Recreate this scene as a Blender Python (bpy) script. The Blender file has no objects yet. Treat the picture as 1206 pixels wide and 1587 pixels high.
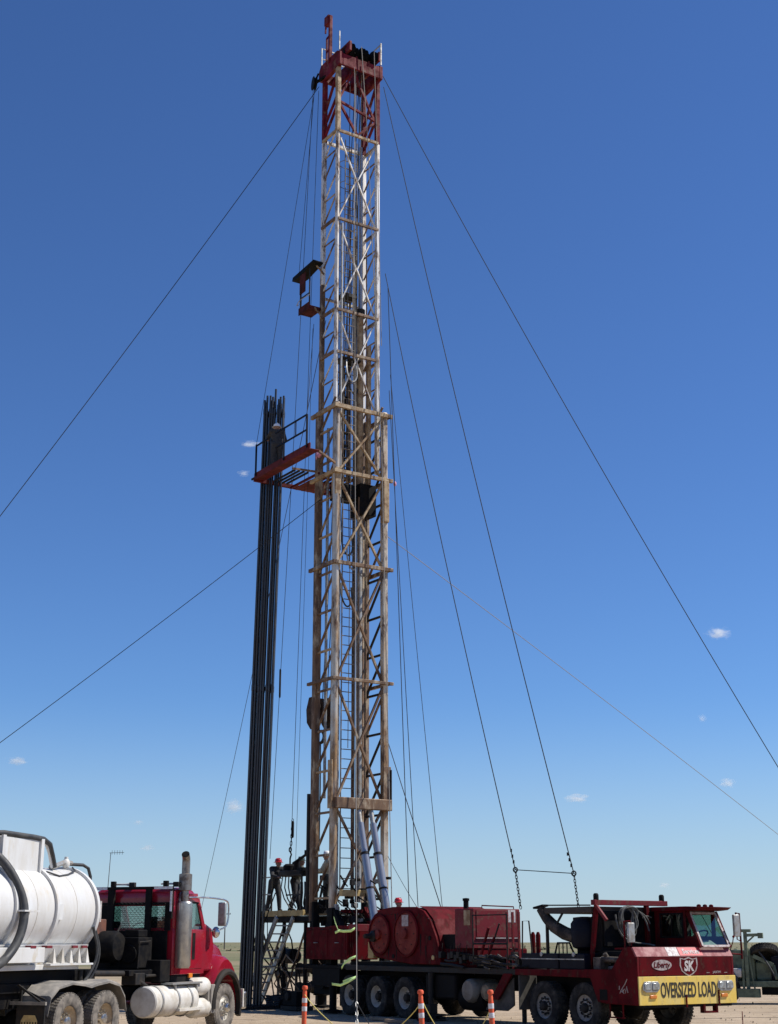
import bpy, math, random
import numpy as np
from mathutils import Vector, Matrix

# ------------------------------------------------------------------ camera, sky, sun, exposure
S = bpy.context.scene
COL = S.collection
R = math.radians
rnd = random.Random(7)

cam = bpy.data.cameras.new('camera')
cam_o = bpy.data.objects.new('camera', cam)
COL.objects.link(cam_o)
cam_o.location = (0, 0, 2.0)
cam_o.rotation_euler = (R(90 + 16.854), 0, 0)
cam.sensor_fit = 'VERTICAL'
cam.sensor_height = 24.0
cam.lens = 33.27
cam.clip_start = 0.1
cam.clip_end = 20000
S.camera = cam_o

SUN_EL = R(52)
SUN_DIR = Vector((0.985, 0.13, 0)).normalized() * math.cos(SUN_EL) + Vector((0, 0, math.sin(SUN_EL)))
world = bpy.data.worlds.new('World')
S.world = world
world.use_nodes = True
wn, wl = world.node_tree.nodes, world.node_tree.links
wn.clear()
sky = wn.new('ShaderNodeTexSky')
sky.sky_type = 'NISHITA'
sky.sun_disc = False
sky.sun_elevation = SUN_EL
sky.sun_rotation = math.atan2(SUN_DIR.x, SUN_DIR.y)
sky.altitude = 0
sky.air_density = 1.0
sky.dust_density = 0.06
sky.ozone_density = 1.0
bg = wn.new('ShaderNodeBackground')
bg.inputs['Strength'].default_value = 0.085
wo = wn.new('ShaderNodeOutputWorld')
gm = wn.new('ShaderNodeGamma'); gm.inputs['Gamma'].default_value = 1.155
tint = wn.new('ShaderNodeMix'); tint.data_type = 'RGBA'; tint.blend_type = 'MULTIPLY'; tint.inputs['Factor'].default_value = 1.0
tint.inputs['B'].default_value = (0.428, 0.622, 0.92, 1)
wl.new(sky.outputs[0], gm.inputs['Color']); wl.new(gm.outputs[0], tint.inputs['A']); 
# pale dust haze in the lowest few degrees of the sky, the same all round
wtc = wn.new('ShaderNodeTexCoord'); wsp = wn.new('ShaderNodeSeparateXYZ'); wl.new(wtc.outputs['Generated'], wsp.inputs[0])
wmr = wn.new('ShaderNodeMapRange'); wmr.interpolation_type = 'SMOOTHSTEP'
wmr.inputs['From Min'].default_value = -0.02; wmr.inputs['From Max'].default_value = 0.17; wmr.inputs['To Min'].default_value = 0.72; wmr.inputs['To Max'].default_value = 0.0
wl.new(wsp.outputs['Z'], wmr.inputs['Value'])
hz_ = wn.new('ShaderNodeMix'); hz_.data_type = 'RGBA'; hz_.inputs['B'].default_value = (5.0, 6.2, 7.4, 1)
wl.new(wmr.outputs[0], hz_.inputs['Factor']); wl.new(tint.outputs['Result'], hz_.inputs['A']); wl.new(hz_.outputs['Result'], bg.inputs['Color'])
wl.new(bg.outputs[0], wo.inputs['Surface'])

sun = bpy.data.lights.new('sun', 'SUN')
sun.energy = 5.0
sun.angle = R(0.53)
sun.color = (1.0, 0.955, 0.88)
sun_o = bpy.data.objects.new('sun', sun)
COL.objects.link(sun_o)
sun_o.rotation_euler = SUN_DIR.to_track_quat('Z', 'Y').to_euler()

S.view_settings.view_transform = 'Standard'
S.view_settings.look = 'None'
S.view_settings.exposure = 0.23
S.view_settings.gamma = 1.0
S.view_settings.use_curve_mapping = False
S.cycles.max_bounces = 8
S.cycles.transparent_max_bounces = 24
S.cycles.volume_bounces = 2
S.cycles.volume_step_rate = 2.0

# ------------------------------------------------------------------ materials
MATS = {}
def mat(name, col, rough=0.6, metal=0.0, col2=None, amt=0.5, scale=3.0, detail=6.0, bump=0.0, bscale=40.0,
        spec=0.5, coat=0.0, col3=None, amt3=0.0, scale3=0.8, stretch=(1, 1, 1)):
    if name in MATS:
        return MATS[name]
    m = bpy.data.materials.new(name)
    m.use_nodes = True
    nt = m.node_tree; n, l = nt.nodes, nt.links
    b = n['Principled BSDF']
    b.inputs['Base Color'].default_value = (*col, 1)
    b.inputs['Roughness'].default_value = rough
    b.inputs['Metallic'].default_value = metal
    b.inputs['Specular IOR Level'].default_value = spec
    b.inputs['Coat Weight'].default_value = coat
    b.inputs['Coat Roughness'].default_value = 0.12
    tc = n.new('ShaderNodeTexCoord')
    mp = n.new('ShaderNodeMapping'); mp.inputs['Scale'].default_value = stretch
    l.new(tc.outputs['Object'], mp.inputs['Vector'])
    out = None
    if col2 is not None:
        nz = n.new('ShaderNodeTexNoise'); nz.inputs['Scale'].default_value = scale
        nz.inputs['Detail'].default_value = detail; nz.inputs['Roughness'].default_value = 0.65
        l.new(mp.outputs[0], nz.inputs['Vector'])
        rp = n.new('ShaderNodeMapRange'); c = 0.62 - 0.24 * amt
        rp.inputs['From Min'].default_value = c - 0.1; rp.inputs['From Max'].default_value = c + 0.1
        l.new(nz.outputs['Fac'], rp.inputs['Value'])
        mx = n.new('ShaderNodeMix'); mx.data_type = 'RGBA'
        mx.inputs['A'].default_value = (*col, 1); mx.inputs['B'].default_value = (*col2, 1)
        l.new(rp.outputs[0], mx.inputs['Factor'])
        out = mx.outputs['Result']
        rr = n.new('ShaderNodeMapRange')
        rr.inputs['To Min'].default_value = rough; rr.inputs['To Max'].default_value = min(1, rough + 0.25)
        l.new(rp.outputs[0], rr.inputs['Value']); l.new(rr.outputs[0], b.inputs['Roughness'])
    if col3 is not None:
        nz3 = n.new('ShaderNodeTexNoise'); nz3.inputs['Scale'].default_value = scale3
        nz3.inputs['Detail'].default_value = 8; nz3.inputs['Roughness'].default_value = 0.7
        l.new(mp.outputs[0], nz3.inputs['Vector'])
        rp3 = n.new('ShaderNodeMapRange'); c = 0.62 - 0.24 * amt3
        rp3.inputs['From Min'].default_value = c - 0.06; rp3.inputs['From Max'].default_value = c + 0.06
        l.new(nz3.outputs['Fac'], rp3.inputs['Value'])
        m3 = n.new('ShaderNodeMix'); m3.data_type = 'RGBA'
        m3.inputs['A'].default_value = (*col, 1); m3.inputs['B'].default_value = (*col3, 1)
        if out: l.new(out, m3.inputs['A'])
        l.new(rp3.outputs[0], m3.inputs['Factor'])
        out = m3.outputs['Result']
    if out: l.new(out, b.inputs['Base Color'])
    if bump:
        nb = n.new('ShaderNodeTexNoise'); nb.inputs['Scale'].default_value = bscale; nb.inputs['Detail'].default_value = 5
        l.new(mp.outputs[0], nb.inputs['Vector'])
        bp = n.new('ShaderNodeBump'); bp.inputs['Strength'].default_value = bump; bp.inputs['Distance'].default_value = 0.02
        l.new(nb.outputs['Fac'], bp.inputs['Height']); l.new(bp.outputs[0], b.inputs['Normal'])
    MATS[name] = m
    return m

def glass(name, tint, gloss=0.25):
    m = bpy.data.materials.new(name); m.use_nodes = True
    n, l = m.node_tree.nodes, m.node_tree.links
    n.clear()
    o = n.new('ShaderNodeOutputMaterial'); mx = n.new('ShaderNodeMixShader')
    t = n.new('ShaderNodeBsdfTransparent'); t.inputs[0].default_value = (*tint, 1)
    g = n.new('ShaderNodeBsdfGlossy'); g.inputs['Roughness'].default_value = 0.03
    mx.inputs[0].default_value = gloss
    l.new(t.outputs[0], mx.inputs[1]); l.new(g.outputs[0], mx.inputs[2]); l.new(mx.outputs[0], o.inputs['Surface'])
    MATS[name] = m
    return m

M_RIG = mat('rig_red', (0.112, 0.006, 0.009), 0.55, spec=0.05, col2=(0.06, 0.006, 0.008), amt=0.45, scale=3.5, col3=(0.085, 0.035, 0.026), amt3=0.05, scale3=7, stretch=(1, 1, 0.55), bump=0.03)
M_RIGL = mat('rig_red_faded', (0.17, 0.016, 0.022), 0.5, spec=0.2, col2=(0.14, 0.016, 0.02), amt=0.4, scale=3, col3=(0.14, 0.07, 0.05), amt3=0.15, scale3=6, bump=0.04)
M_CROWN = mat('crown_red', (0.17, 0.011, 0.018), 0.55, spec=0.15, col2=(0.085, 0.008, 0.012), amt=0.5, scale=2.5, col3=(0.16, 0.08, 0.06), amt3=0.12, scale3=4, bump=0.04)
M_BOARD = mat('board_red', (0.13, 0.014, 0.016), 0.6, spec=0.15, col2=(0.08, 0.018, 0.016), amt=0.5, scale=3, bump=0.05)
M_MACK = mat('truck_red', (0.28, 0.009, 0.022), 0.22, col2=(0.22, 0.010, 0.02), amt=0.3, scale=1.5, coat=0.5, spec=0.25)
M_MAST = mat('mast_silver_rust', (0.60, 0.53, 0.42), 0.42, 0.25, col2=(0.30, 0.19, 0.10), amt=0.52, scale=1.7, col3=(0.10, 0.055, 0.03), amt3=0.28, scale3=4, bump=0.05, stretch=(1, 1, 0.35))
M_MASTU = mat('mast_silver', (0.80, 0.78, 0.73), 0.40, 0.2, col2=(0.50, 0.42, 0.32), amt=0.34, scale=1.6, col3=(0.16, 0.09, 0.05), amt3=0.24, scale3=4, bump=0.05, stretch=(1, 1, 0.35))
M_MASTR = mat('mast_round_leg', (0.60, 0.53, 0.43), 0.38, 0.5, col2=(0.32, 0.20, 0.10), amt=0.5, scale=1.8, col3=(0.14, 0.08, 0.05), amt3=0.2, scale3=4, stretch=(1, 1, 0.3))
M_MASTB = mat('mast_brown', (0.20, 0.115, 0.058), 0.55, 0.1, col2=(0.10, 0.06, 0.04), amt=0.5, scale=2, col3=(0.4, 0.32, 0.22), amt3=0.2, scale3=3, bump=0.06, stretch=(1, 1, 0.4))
M_TAN = mat('tan_paint', (0.42, 0.31, 0.18), 0.6, col2=(0.22, 0.13, 0.065), amt=0.4, scale=4, bump=0.04)
M_BLACK = mat('greasy_black', (0.006, 0.006, 0.007), 0.6, spec=0.1, col2=(0.016, 0.014, 0.012), amt=0.4, scale=6, bump=0.06)
M_BLACKM = mat('dark_steel', (0.016, 0.016, 0.016), 0.55, 0.0, spec=0.2, col2=(0.035, 0.028, 0.022), amt=0.4, scale=5, bump=0.06)
M_GRIME = mat('grimy_metal', (0.13, 0.11, 0.09), 0.55, 0.3, col2=(0.06, 0.048, 0.04), amt=0.45, scale=6)
M_NAVY = mat('navy_tank', (0.004, 0.005, 0.012), 0.5, spec=0.15, col2=(0.012, 0.012, 0.016), amt=0.3, scale=3)
M_PIPE = mat('tubing_steel', (0.010, 0.011, 0.014), 0.38, 0.0, spec=0.9, col2=(0.018, 0.014, 0.011), amt=0.3, scale=1.5, stretch=(1, 1, 0.2))
M_WHITE = mat('tank_white', (0.62, 0.62, 0.605), 0.38, col2=(0.54, 0.525, 0.49), amt=0.4, scale=1.6, col3=(0.50, 0.43, 0.31), amt3=-0.02, scale3=1.5, coat=0.1, stretch=(1.6, 1.6, 0.5))
M_WHITED = mat('dusty_white', (0.62, 0.60, 0.55), 0.5, col2=(0.46, 0.42, 0.35), amt=0.35, scale=3)
M_CHROME = mat('worn_chrome', (0.62, 0.62, 0.60), 0.22, 0.95, col2=(0.42, 0.40, 0.36), amt=0.35, scale=5)
M_RAM = mat('ram_chrome', (0.36, 0.36, 0.37), 0.28, 0.6)
M_GALV = mat('galvanised_steel', (0.42, 0.42, 0.40), 0.45, 0.6, col2=(0.28, 0.26, 0.23), amt=0.4, scale=6)
M_RUB = mat('tyre_rubber', (0.022, 0.021, 0.020), 0.9, spec=0.15, col2=(0.075, 0.068, 0.058), amt=0.35, scale=4, bump=0.15, bscale=60)
M_RUBD = mat('dusty_tyre_rubber', (0.09, 0.083, 0.075), 0.9, spec=0.15, col2=(0.22, 0.195, 0.165), amt=0.55, scale=5, bump=0.15, bscale=60)
M_HOSE = mat('rubber_hose', (0.025, 0.026, 0.028), 0.55, col2=(0.06, 0.06, 0.058), amt=0.3, scale=5)
M_HOSEG = mat('grey_hose', (0.16, 0.16, 0.145), 0.7, spec=0.2, col2=(0.10, 0.095, 0.085), amt=0.4, scale=5)
M_RIMT = mat('dusty_tan_rim', (0.48, 0.38, 0.25), 0.6, col2=(0.34, 0.25, 0.16), amt=0.4, scale=4)
M_RIMC = mat('cream_rim', (0.50, 0.47, 0.40), 0.5, col2=(0.36, 0.32, 0.26), amt=0.4, scale=5)
M_RIMG = mat('grey_rim', (0.34, 0.32, 0.29), 0.55, col2=(0.2, 0.18, 0.15), amt=0.45, scale=6)
M_FEND = mat('dusty_plastic_fender', (0.15, 0.14, 0.125), 0.75, col2=(0.27, 0.245, 0.21), amt=0.5, scale=3, bump=0.06)
M_YEL = mat('sign_yellow', (0.82, 0.57, 0.10), 0.5, col2=(0.74, 0.56, 0.17), amt=0.4, scale=4, col3=(0.50, 0.36, 0.14), amt3=0.06, scale3=7, bump=0.15, bscale=5, stretch=(1, 1, 0.5))
M_YELB = mat('beam_yellow', (0.55, 0.40, 0.16), 0.6, col2=(0.40, 0.28, 0.12), amt=0.4, scale=6)
M_LET = mat('lettering_black', (0.012, 0.012, 0.012), 0.6, col2=(0.06, 0.05, 0.025), amt=0.3, scale=12)
M_DEC = mat('decal_white', (0.62, 0.59, 0.56), 0.6, col2=(0.42, 0.33, 0.31), amt=0.35, scale=14)
M_DECG = mat('decal_grey', (0.42, 0.37, 0.35), 0.6, col2=(0.26, 0.17, 0.16), amt=0.35, scale=14)
M_DECR = mat('decal_red', (0.5, 0.03, 0.04), 0.5)
M_LAMP = mat('headlamp_lens', (0.30, 0.32, 0.33), 0.10, 0.6, col2=(0.5, 0.52, 0.52), amt=0.4, scale=9)
M_AMB = mat('amber_lens', (0.65, 0.20, 0.03), 0.25)
M_REDL = mat('red_reflector', (0.16, 0.02, 0.022), 0.4)
M_ORG = mat('cone_orange', (0.80, 0.085, 0.02), 0.6, col2=(0.60, 0.12, 0.05), amt=0.45, scale=9, col3=(0.45, 0.22, 0.13), amt3=0.1, scale3=14)
M_REFL = mat('reflective_white', (0.74, 0.74, 0.76), 0.45, col2=(0.55, 0.53, 0.5), amt=0.35, scale=12)
M_ROPE = mat('yellow_rope', (0.72, 0.60, 0.16), 0.7)
M_CABLE = mat('wire_rope', (0.03, 0.03, 0.032), 0.8, 0.0, spec=0.2)
M_CABLEL = mat('bright_wire_rope', (0.30, 0.28, 0.25), 0.8, 0.0, spec=0.2)
M_TAPE = mat('flagging_tape', (0.55, 0.80, 0.32), 0.5)
M_GREEN = mat('equipment_green', (0.15, 0.19, 0.12), 0.55, col2=(0.09, 0.11, 0.075), amt=0.4, scale=4, bump=0.04)
M_WOOD = mat('weathered_wood', (0.30, 0.23, 0.16), 0.8, col2=(0.18, 0.14, 0.10), amt=0.5, scale=8, stretch=(0.3, 2, 2), bump=0.1)
M_SKIN = mat('skin', (0.36, 0.20, 0.14), 0.6)
M_FRDK = mat('dark_coverall', (0.025, 0.026, 0.03), 0.9, col2=(0.05, 0.048, 0.045), amt=0.4, scale=12, bump=0.2, bscale=25)
M_FRTAN = mat('tan_shirt', (0.55, 0.50, 0.36), 0.9, col2=(0.42, 0.36, 0.25), amt=0.3, scale=10, bump=0.2, bscale=25)
M_FRGRY = mat('grey_green_work_clothes', (0.06, 0.065, 0.05), 0.9, col2=(0.11, 0.105, 0.085), amt=0.4, scale=14, bump=0.2, bscale=25)
M_BOOT = mat('boot_leather', (0.03, 0.022, 0.016), 0.7)
M_HATR = mat('hat_red', (0.45, 0.02, 0.03), 0.3)
M_HATD = mat('hat_dark_green', (0.03, 0.045, 0.035), 0.4)
M_HATW = mat('hat_white', (0.8, 0.8, 0.8), 0.35)
M_GLASS = glass('truck_glass', (0.62, 0.74, 0.70), 0.22)
M_GLASSG = glass('cab_glass', (0.50, 0.66, 0.60), 0.14)
M_INT = mat('cab_interior', (0.05, 0.048, 0.045), 0.8)
M_POLE = mat('pole_wood', (0.10, 0.085, 0.07), 0.85)

# ------------------------------------------------------------------ mesh helpers
class MB:
    def __init__(s): s.v = []; s.f = []
    def add(s, vs, fs):
        k = len(s.v); s.v += [tuple(p) for p in vs]; s.f += [tuple(i + k for i in q) for q in fs]
        return s
    def box(s, a, b):
        (x0, y0, z0), (x1, y1, z1) = a, b
        x0, x1 = min(x0, x1), max(x0, x1); y0, y1 = min(y0, y1), max(y0, y1); z0, z1 = min(z0, z1), max(z0, z1)
        return s.add([(x0, y0, z0), (x1, y0, z0), (x1, y1, z0), (x0, y1, z0), (x0, y0, z1), (x1, y0, z1), (x1, y1, z1), (x0, y1, z1)],
                     [(0, 3, 2, 1), (4, 5, 6, 7), (0, 1, 5, 4), (1, 2, 6, 5), (2, 3, 7, 6), (3, 0, 4, 7)])
    def bar(s, p, q, w, h=None, up=(0, 0, 1)):
        h = h or w; p, q = Vector(p), Vector(q); d = (q - p).normalized(); up = Vector(up)
        if abs(d.dot(up)) > 0.98: up = Vector((1, 0, 0))
        a = d.cross(up).normalized(); b = a.cross(d)
        vs = [o + a * i * w / 2 + b * j * h / 2 for o in (p, q) for i, j in ((-1, -1), (1, -1), (1, 1), (-1, 1))]
        return s.add(vs, [(0, 1, 2, 3), (7, 6, 5, 4), (0, 4, 5, 1), (1, 5, 6, 2), (2, 6, 7, 3), (3, 7, 4, 0)])
    def path(s, pts, r, n=8, cap=True, closed=False):
        pts = [Vector(p) for p in pts]; m = len(pts); rs = r if isinstance(r, (list, tuple)) else [r] * m
        ref = None; vs = []; fs = []
        for i, p in enumerate(pts):
            if closed: d = pts[(i + 1) % m] - pts[i - 1]
            else: d = (pts[min(i + 1, m - 1)] - pts[max(i - 1, 0)])
            d.normalize()
            if ref is None: ref = Vector((0, 0, 1)) if abs(d.z) < 0.9 else Vector((1, 0, 0))
            a = d.cross(ref).normalized(); b = a.cross(d).normalized(); ref = b
            for k in range(n):
                t = 2 * math.pi * k / n
                vs.append(p + (a * math.cos(t) + b * math.sin(t)) * rs[i])
        for i in range(m if closed else m - 1):
            for k in range(n):
                j = (k + 1) % n; i2 = (i + 1) % m
                fs.append((i * n + k, i * n + j, i2 * n + j, i2 * n + k))
        if cap and not closed:
            fs.append(tuple(range(n))); fs.append(tuple((m - 1) * n + k for k in reversed(range(n))))
        return s.add(vs, fs)
    def tube(s, p, q, r, r2=None, n=12, cap=True):
        return s.path([p, q], [r, r if r2 is None else r2], n, cap)
    def lathe(s, prof, o=(0, 0, 0), axis=(0, 0, 1), n=24, cap=True):
        o = Vector(o); ax = Vector(axis).normalized()
        ref = Vector((0, 0, 1)) if abs(ax.z) < 0.9 else Vector((1, 0, 0))
        a = ax.cross(ref).normalized(); b = ax.cross(a); vs = []; fs = []
        for r, h in prof:
            for k in range(n):
                t = 2 * math.pi * k / n; vs.append(o + ax * h + (a * math.cos(t) + b * math.sin(t)) * r)
        for i in range(len(prof) - 1):
            for k in range(n):
                j = (k + 1) % n; fs.append((i * n + k, i * n + j, (i + 1) * n + j, (i + 1) * n + k))
        if cap:
            fs.append(tuple(reversed(range(n)))); fs.append(tuple((len(prof) - 1) * n + k for k in range(n)))
        return s.add(vs, fs)
    def prism(s, poly, a, b, plane='xz'):
        m = len(poly)
        def P(u, w, t): return (u, t, w) if plane == 'xz' else ((t, u, w) if plane == 'yz' else (u, w, t))
        vs = [P(u, w, a) for u, w in poly] + [P(u, w, b) for u, w in poly]
        fs = [tuple(range(m)), tuple(reversed(range(m, 2 * m)))] + [(i, i + m, (i + 1) % m + m, (i + 1) % m) for i in range(m)]
        return s.add(vs, fs)
    def loft(s, rings, cap=True, closed=True):
        n = len(rings[0]); vs = [p for r in rings for p in r]; fs = []
        for i in range(len(rings) - 1):
            for k in range(n if closed else n - 1):
                j = (k + 1) % n; fs.append((i * n + k, i * n + j, (i + 1) * n + j, (i + 1) * n + k))
        if cap: fs.append(tuple(reversed(range(n)))); fs.append(tuple((len(rings) - 1) * n + k for k in range(n)))
        return s.add(vs, fs)
    def ball(s, c, r, n=12, m=8):
        rx, ry, rz = r if isinstance(r, (tuple, list)) else (r, r, r); vs = []; fs = []
        for i in range(1, m):
            t = math.pi * i / m
            for k in range(n):
                u = 2 * math.pi * k / n
                vs.append((c[0] + rx * math.sin(t) * math.cos(u), c[1] + ry * math.sin(t) * math.sin(u), c[2] + rz * math.cos(t)))
        top = len(vs); vs.append((c[0], c[1], c[2] + rz)); vs.append((c[0], c[1], c[2] - rz))
        for i in range(m - 2):
            for k in range(n):
                j = (k + 1) % n; fs.append((i * n + k, (i + 1) * n + k, (i + 1) * n + j, i * n + j))
        for k in range(n):
            j = (k + 1) % n; fs.append((top, k, j)); fs.append((top + 1, (m - 2) * n + j, (m - 2) * n + k))
        return s.add(vs, fs)
    def torus(s, c, axis, Rr, r, n=24, m=8):
        ax = Vector(axis).normalized(); ref = Vector((0, 0, 1)) if abs(ax.z) < 0.9 else Vector((1, 0, 0))
        a = ax.cross(ref).normalized(); b = ax.cross(a); c = Vector(c)
        return s.path([c + (a * math.cos(2 * math.pi * k / n) + b * math.sin(2 * math.pi * k / n)) * Rr for k in range(n)], r, m, closed=True)
    def mesh(s, name, mt):
        me = bpy.data.meshes.new(name); me.from_pydata(s.v, [], s.f); me.validate(); me.update()
        import bmesh
        bm = bmesh.new(); bm.from_mesh(me); bmesh.ops.recalc_face_normals(bm, faces=bm.faces); bm.to_mesh(me); bm.free()
        me.polygons.foreach_set('use_smooth', [True] * len(me.polygons))
        me.set_sharp_from_angle(angle=R(38))
        for mm in (mt if isinstance(mt, (list, tuple)) else [mt]): me.materials.append(mm)
        return me
    def build(s, name, mt, parent=None, bevel=0.0, loc=None, rz=0.0, label=None):
        return put(name, s.mesh(name, mt), parent, bevel, loc, rz, label)

def put(name, me, parent=None, bevel=0.0, loc=None, rz=0.0, label=None):
    o = bpy.data.objects.new(name, me); COL.objects.link(o)
    if parent is not None: o.parent = parent
    if loc is not None: o.location = loc
    if rz: o.rotation_euler = (0, 0, rz)
    if bevel:
        md = o.modifiers.new('bevel', 'BEVEL'); md.width = bevel; md.segments = 2; md.limit_method = 'ANGLE'; md.angle_limit = R(40)
        md.harden_normals = False
    if label: o['label'] = label
    return o

def tag(o, label, cat, group=None, kind=None):
    o['label'] = label; o['category'] = cat
    if group: o['group'] = group
    if kind: o['kind'] = kind
    return o

def thing(name, label, cat, loc=(0, 0, 0), rz=0.0, group=None):
    o = bpy.data.objects.new(name, None); COL.objects.link(o); o.location = loc; o.rotation_euler = (0, 0, rz); o.empty_display_size = 0.3
    return tag(o, label, cat, group)

def struct(o): o['kind'] = 'structure'; return o

def centred(mb, name, mt, label, cat, group=None, origin=None):
    """one-mesh thing given in world coordinates; its origin is moved to `origin`"""
    og = Vector(origin if origin is not None else mb.v[0])
    mb.v = [tuple(Vector(p) - og) for p in mb.v]
    o = mb.build(name, mt, None, loc=og)
    return tag(o, label, cat, group)

def text_mesh(body, size, bold=0.0, sx=1.0, shear=0.0, depth=0.004, align='CENTER'):
    cu = bpy.data.curves.new('txt', 'FONT'); cu.body = body; cu.size = size; cu.offset = bold; cu.shear = shear; cu.extrude = depth
    cu.align_x = align; cu.align_y = 'CENTER'; cu.resolution_u = 4
    o = bpy.data.objects.new('txt', cu); COL.objects.link(o)
    dg = bpy.context.evaluated_depsgraph_get()
    me = bpy.data.meshes.new_from_object(o.evaluated_get(dg))
    bpy.data.objects.remove(o); bpy.data.curves.remove(cu)
    for v in me.vertices: v.co.x *= sx
    return me

def catenary(p, q, sag=0.0, n=24):
    p, q = Vector(p), Vector(q)
    return [p.lerp(q, i / n) - Vector((0, 0, 4 * sag * (i / n) * (1 - i / n))) for i in range(n + 1)]

def smooth(pts, it=2):
    pts = [Vector(p) for p in pts]
    for _ in range(it):
        o = [pts[0]]
        for a, b in zip(pts, pts[1:]): o += [a.lerp(b, .25), a.lerp(b, .75)]
        pts = o + [pts[-1]]
    return pts

# frames measured on the place: rig (x forward to its bumper), vacuum truck (x forward, front axle at 0)
RIG_O, RIG_A = Vector((6.75, 33.82, 0)), R(-57)
TRK_O, TRK_A = Vector((-4.98, 35.82, 0)), R(69.6)
RIG_M = Matrix.Translation(RIG_O) @ Matrix.Rotation(RIG_A, 4, 'Z')
def W(x, y, z): return RIG_M @ Vector((x, y, z))

# ------------------------------------------------------------------ ground and distance
def ground_mat():
    m = bpy.data.materials.new('caliche_dirt'); m.use_nodes = True
    n, l = m.node_tree.nodes, m.node_tree.links; b = n['Principled BSDF']
    b.inputs['Roughness'].default_value = 0.95; b.inputs['Specular IOR Level'].default_value = 0.2
    g = n.new('ShaderNodeNewGeometry')
    def noise(sc, det=8, rough=0.6, vec=None, st=None):
        t = n.new('ShaderNodeTexNoise'); t.inputs['Scale'].default_value = sc; t.inputs['Detail'].default_value = det; t.inputs['Roughness'].default_value = rough
        if st:
            mp = n.new('ShaderNodeMapping'); mp.inputs['Scale'].default_value = st[:3]; mp.inputs['Rotation'].default_value = (0, 0, st[3])
            l.new(g.outputs['Position'], mp.inputs['Vector']); l.new(mp.outputs[0], t.inputs['Vector'])
        else: l.new(g.outputs['Position'], t.inputs['Vector'])
        return t.outputs['Fac']
    def rng(v, a, bb):
        r = n.new('ShaderNodeMapRange'); r.inputs['From Min'].default_value = a; r.inputs['From Max'].default_value = bb; l.new(v, r.inputs['Value']); return r.outputs[0]
    def mix(f, a, bb):
        x = n.new('ShaderNodeMix'); x.data_type = 'RGBA'; l.new(f, x.inputs['Factor'])
        for s_, q in (('A', a), ('B', bb)):
            if isinstance(q, tuple): x.inputs[s_].default_value = (*q, 1)
            else: l.new(q, x.inputs[s_])
        return x.outputs['Result']
    c = mix(rng(noise(0.35), 0.38, 0.62), (0.41, 0.315, 0.215), (0.31, 0.235, 0.155))
    c = mix(rng(noise(4.0), 0.45, 0.7), c, (0.46, 0.37, 0.26))
    c = mix(rng(noise(1.0, 6, 0.6, st=(0.25, 3.2, 1, 0.5)), 0.52, 0.66), c, (0.25, 0.19, 0.135))
    c = mix(rng(noise(22.0, 4), 0.6, 0.72), c, (0.22, 0.17, 0.12))
    # oil-dark patches close to the well
    c = mix(rng(noise(0.6, 5, 0.7), 0.62, 0.75), c, (0.16, 0.125, 0.09))
    # beyond the pad: dry grass and scrub
    sp = n.new('ShaderNodeSeparateXYZ'); l.new(g.outputs['Position'], sp.inputs[0])
    ad = n.new('ShaderNodeMath'); ad.operation = 'MULTIPLY_ADD'; ad.inputs[1].default_value = 26.0
    l.new(noise(0.06, 5), ad.inputs[0]); l.new(sp.outputs['Y'], ad.inputs[2])
    far = mix(rng(noise(0.15, 6, 0.7, st=(0.35, 1, 1, 0)), 0.40, 0.62), (0.155, 0.15, 0.075), (0.27, 0.21, 0.135))
    far = mix(rng(noise(0.02, 4), 0.45, 0.6), far, (0.11, 0.125, 0.06))
    c = mix(rng(ad.outputs[0], 92.0, 112.0), c, far)
    l.new(c, b.inputs['Base Color'])
    bp = n.new('ShaderNodeBump'); bp.inputs['Strength'].default_value = 0.7; bp.inputs['Distance'].default_value = 0.05
    l.new(noise(9.0, 8, 0.7), bp.inputs['Height']); l.new(bp.outputs[0], b.inputs['Normal'])
    return m

def make_ground():
    xs = sorted(set([-9000, -4000, -1800, -800, -400, -200, -120, -80, -60] + [round(-48 + i * 0.6, 2) for i in range(161)] + [60, 80, 120, 200, 400, 800, 1800, 4000, 9000]))
    ys = sorted(set([-200, -60, -20, 0] + [round(10 + i * 0.6, 2) for i in range(150)] + [110, 125, 150, 180, 220, 280, 360, 480, 650, 900, 1300, 2000, 3500, 6000, 9500]))
    X, Y = np.meshgrid(xs, ys)
    Z = 0.018 * np.sin(X * 1.3 + 0.7 * Y) * np.sin(0.9 * Y - X * 0.4) + 0.02 * np.sin(0.31 * X + 1) * np.sin(0.23 * Y) - 0.02
    far = np.clip((Y - 110) / 200, 0, 1)
    Z = Z * (1 - far) * (np.abs(X) < 60) + far * (0.9 * np.sin(X * 0.004 + 1.0) + 0.6 * np.sin(X * 0.011 + Y * 0.003)) * np.clip((Y - 150) / 1500, 0, 1)
    vs = np.stack([X, Y, Z], -1).reshape(-1, 3).tolist(); w = len(xs); fs = []
    for j in range(len(ys) - 1):
        for i in range(w - 1):
            a = j * w + i; fs.append((a, a + 1, a + w + 1, a + w))
    me = bpy.data.meshes.new('ground'); me.from_pydata(vs, [], fs); me.update()
    me.polygons.foreach_set('use_smooth', [True] * len(fs)); me.materials.append(ground_mat())
    o = put('ground', me); struct(o); o['label'] = 'pale tan caliche pad running out to dry scrubland'
make_ground()

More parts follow.
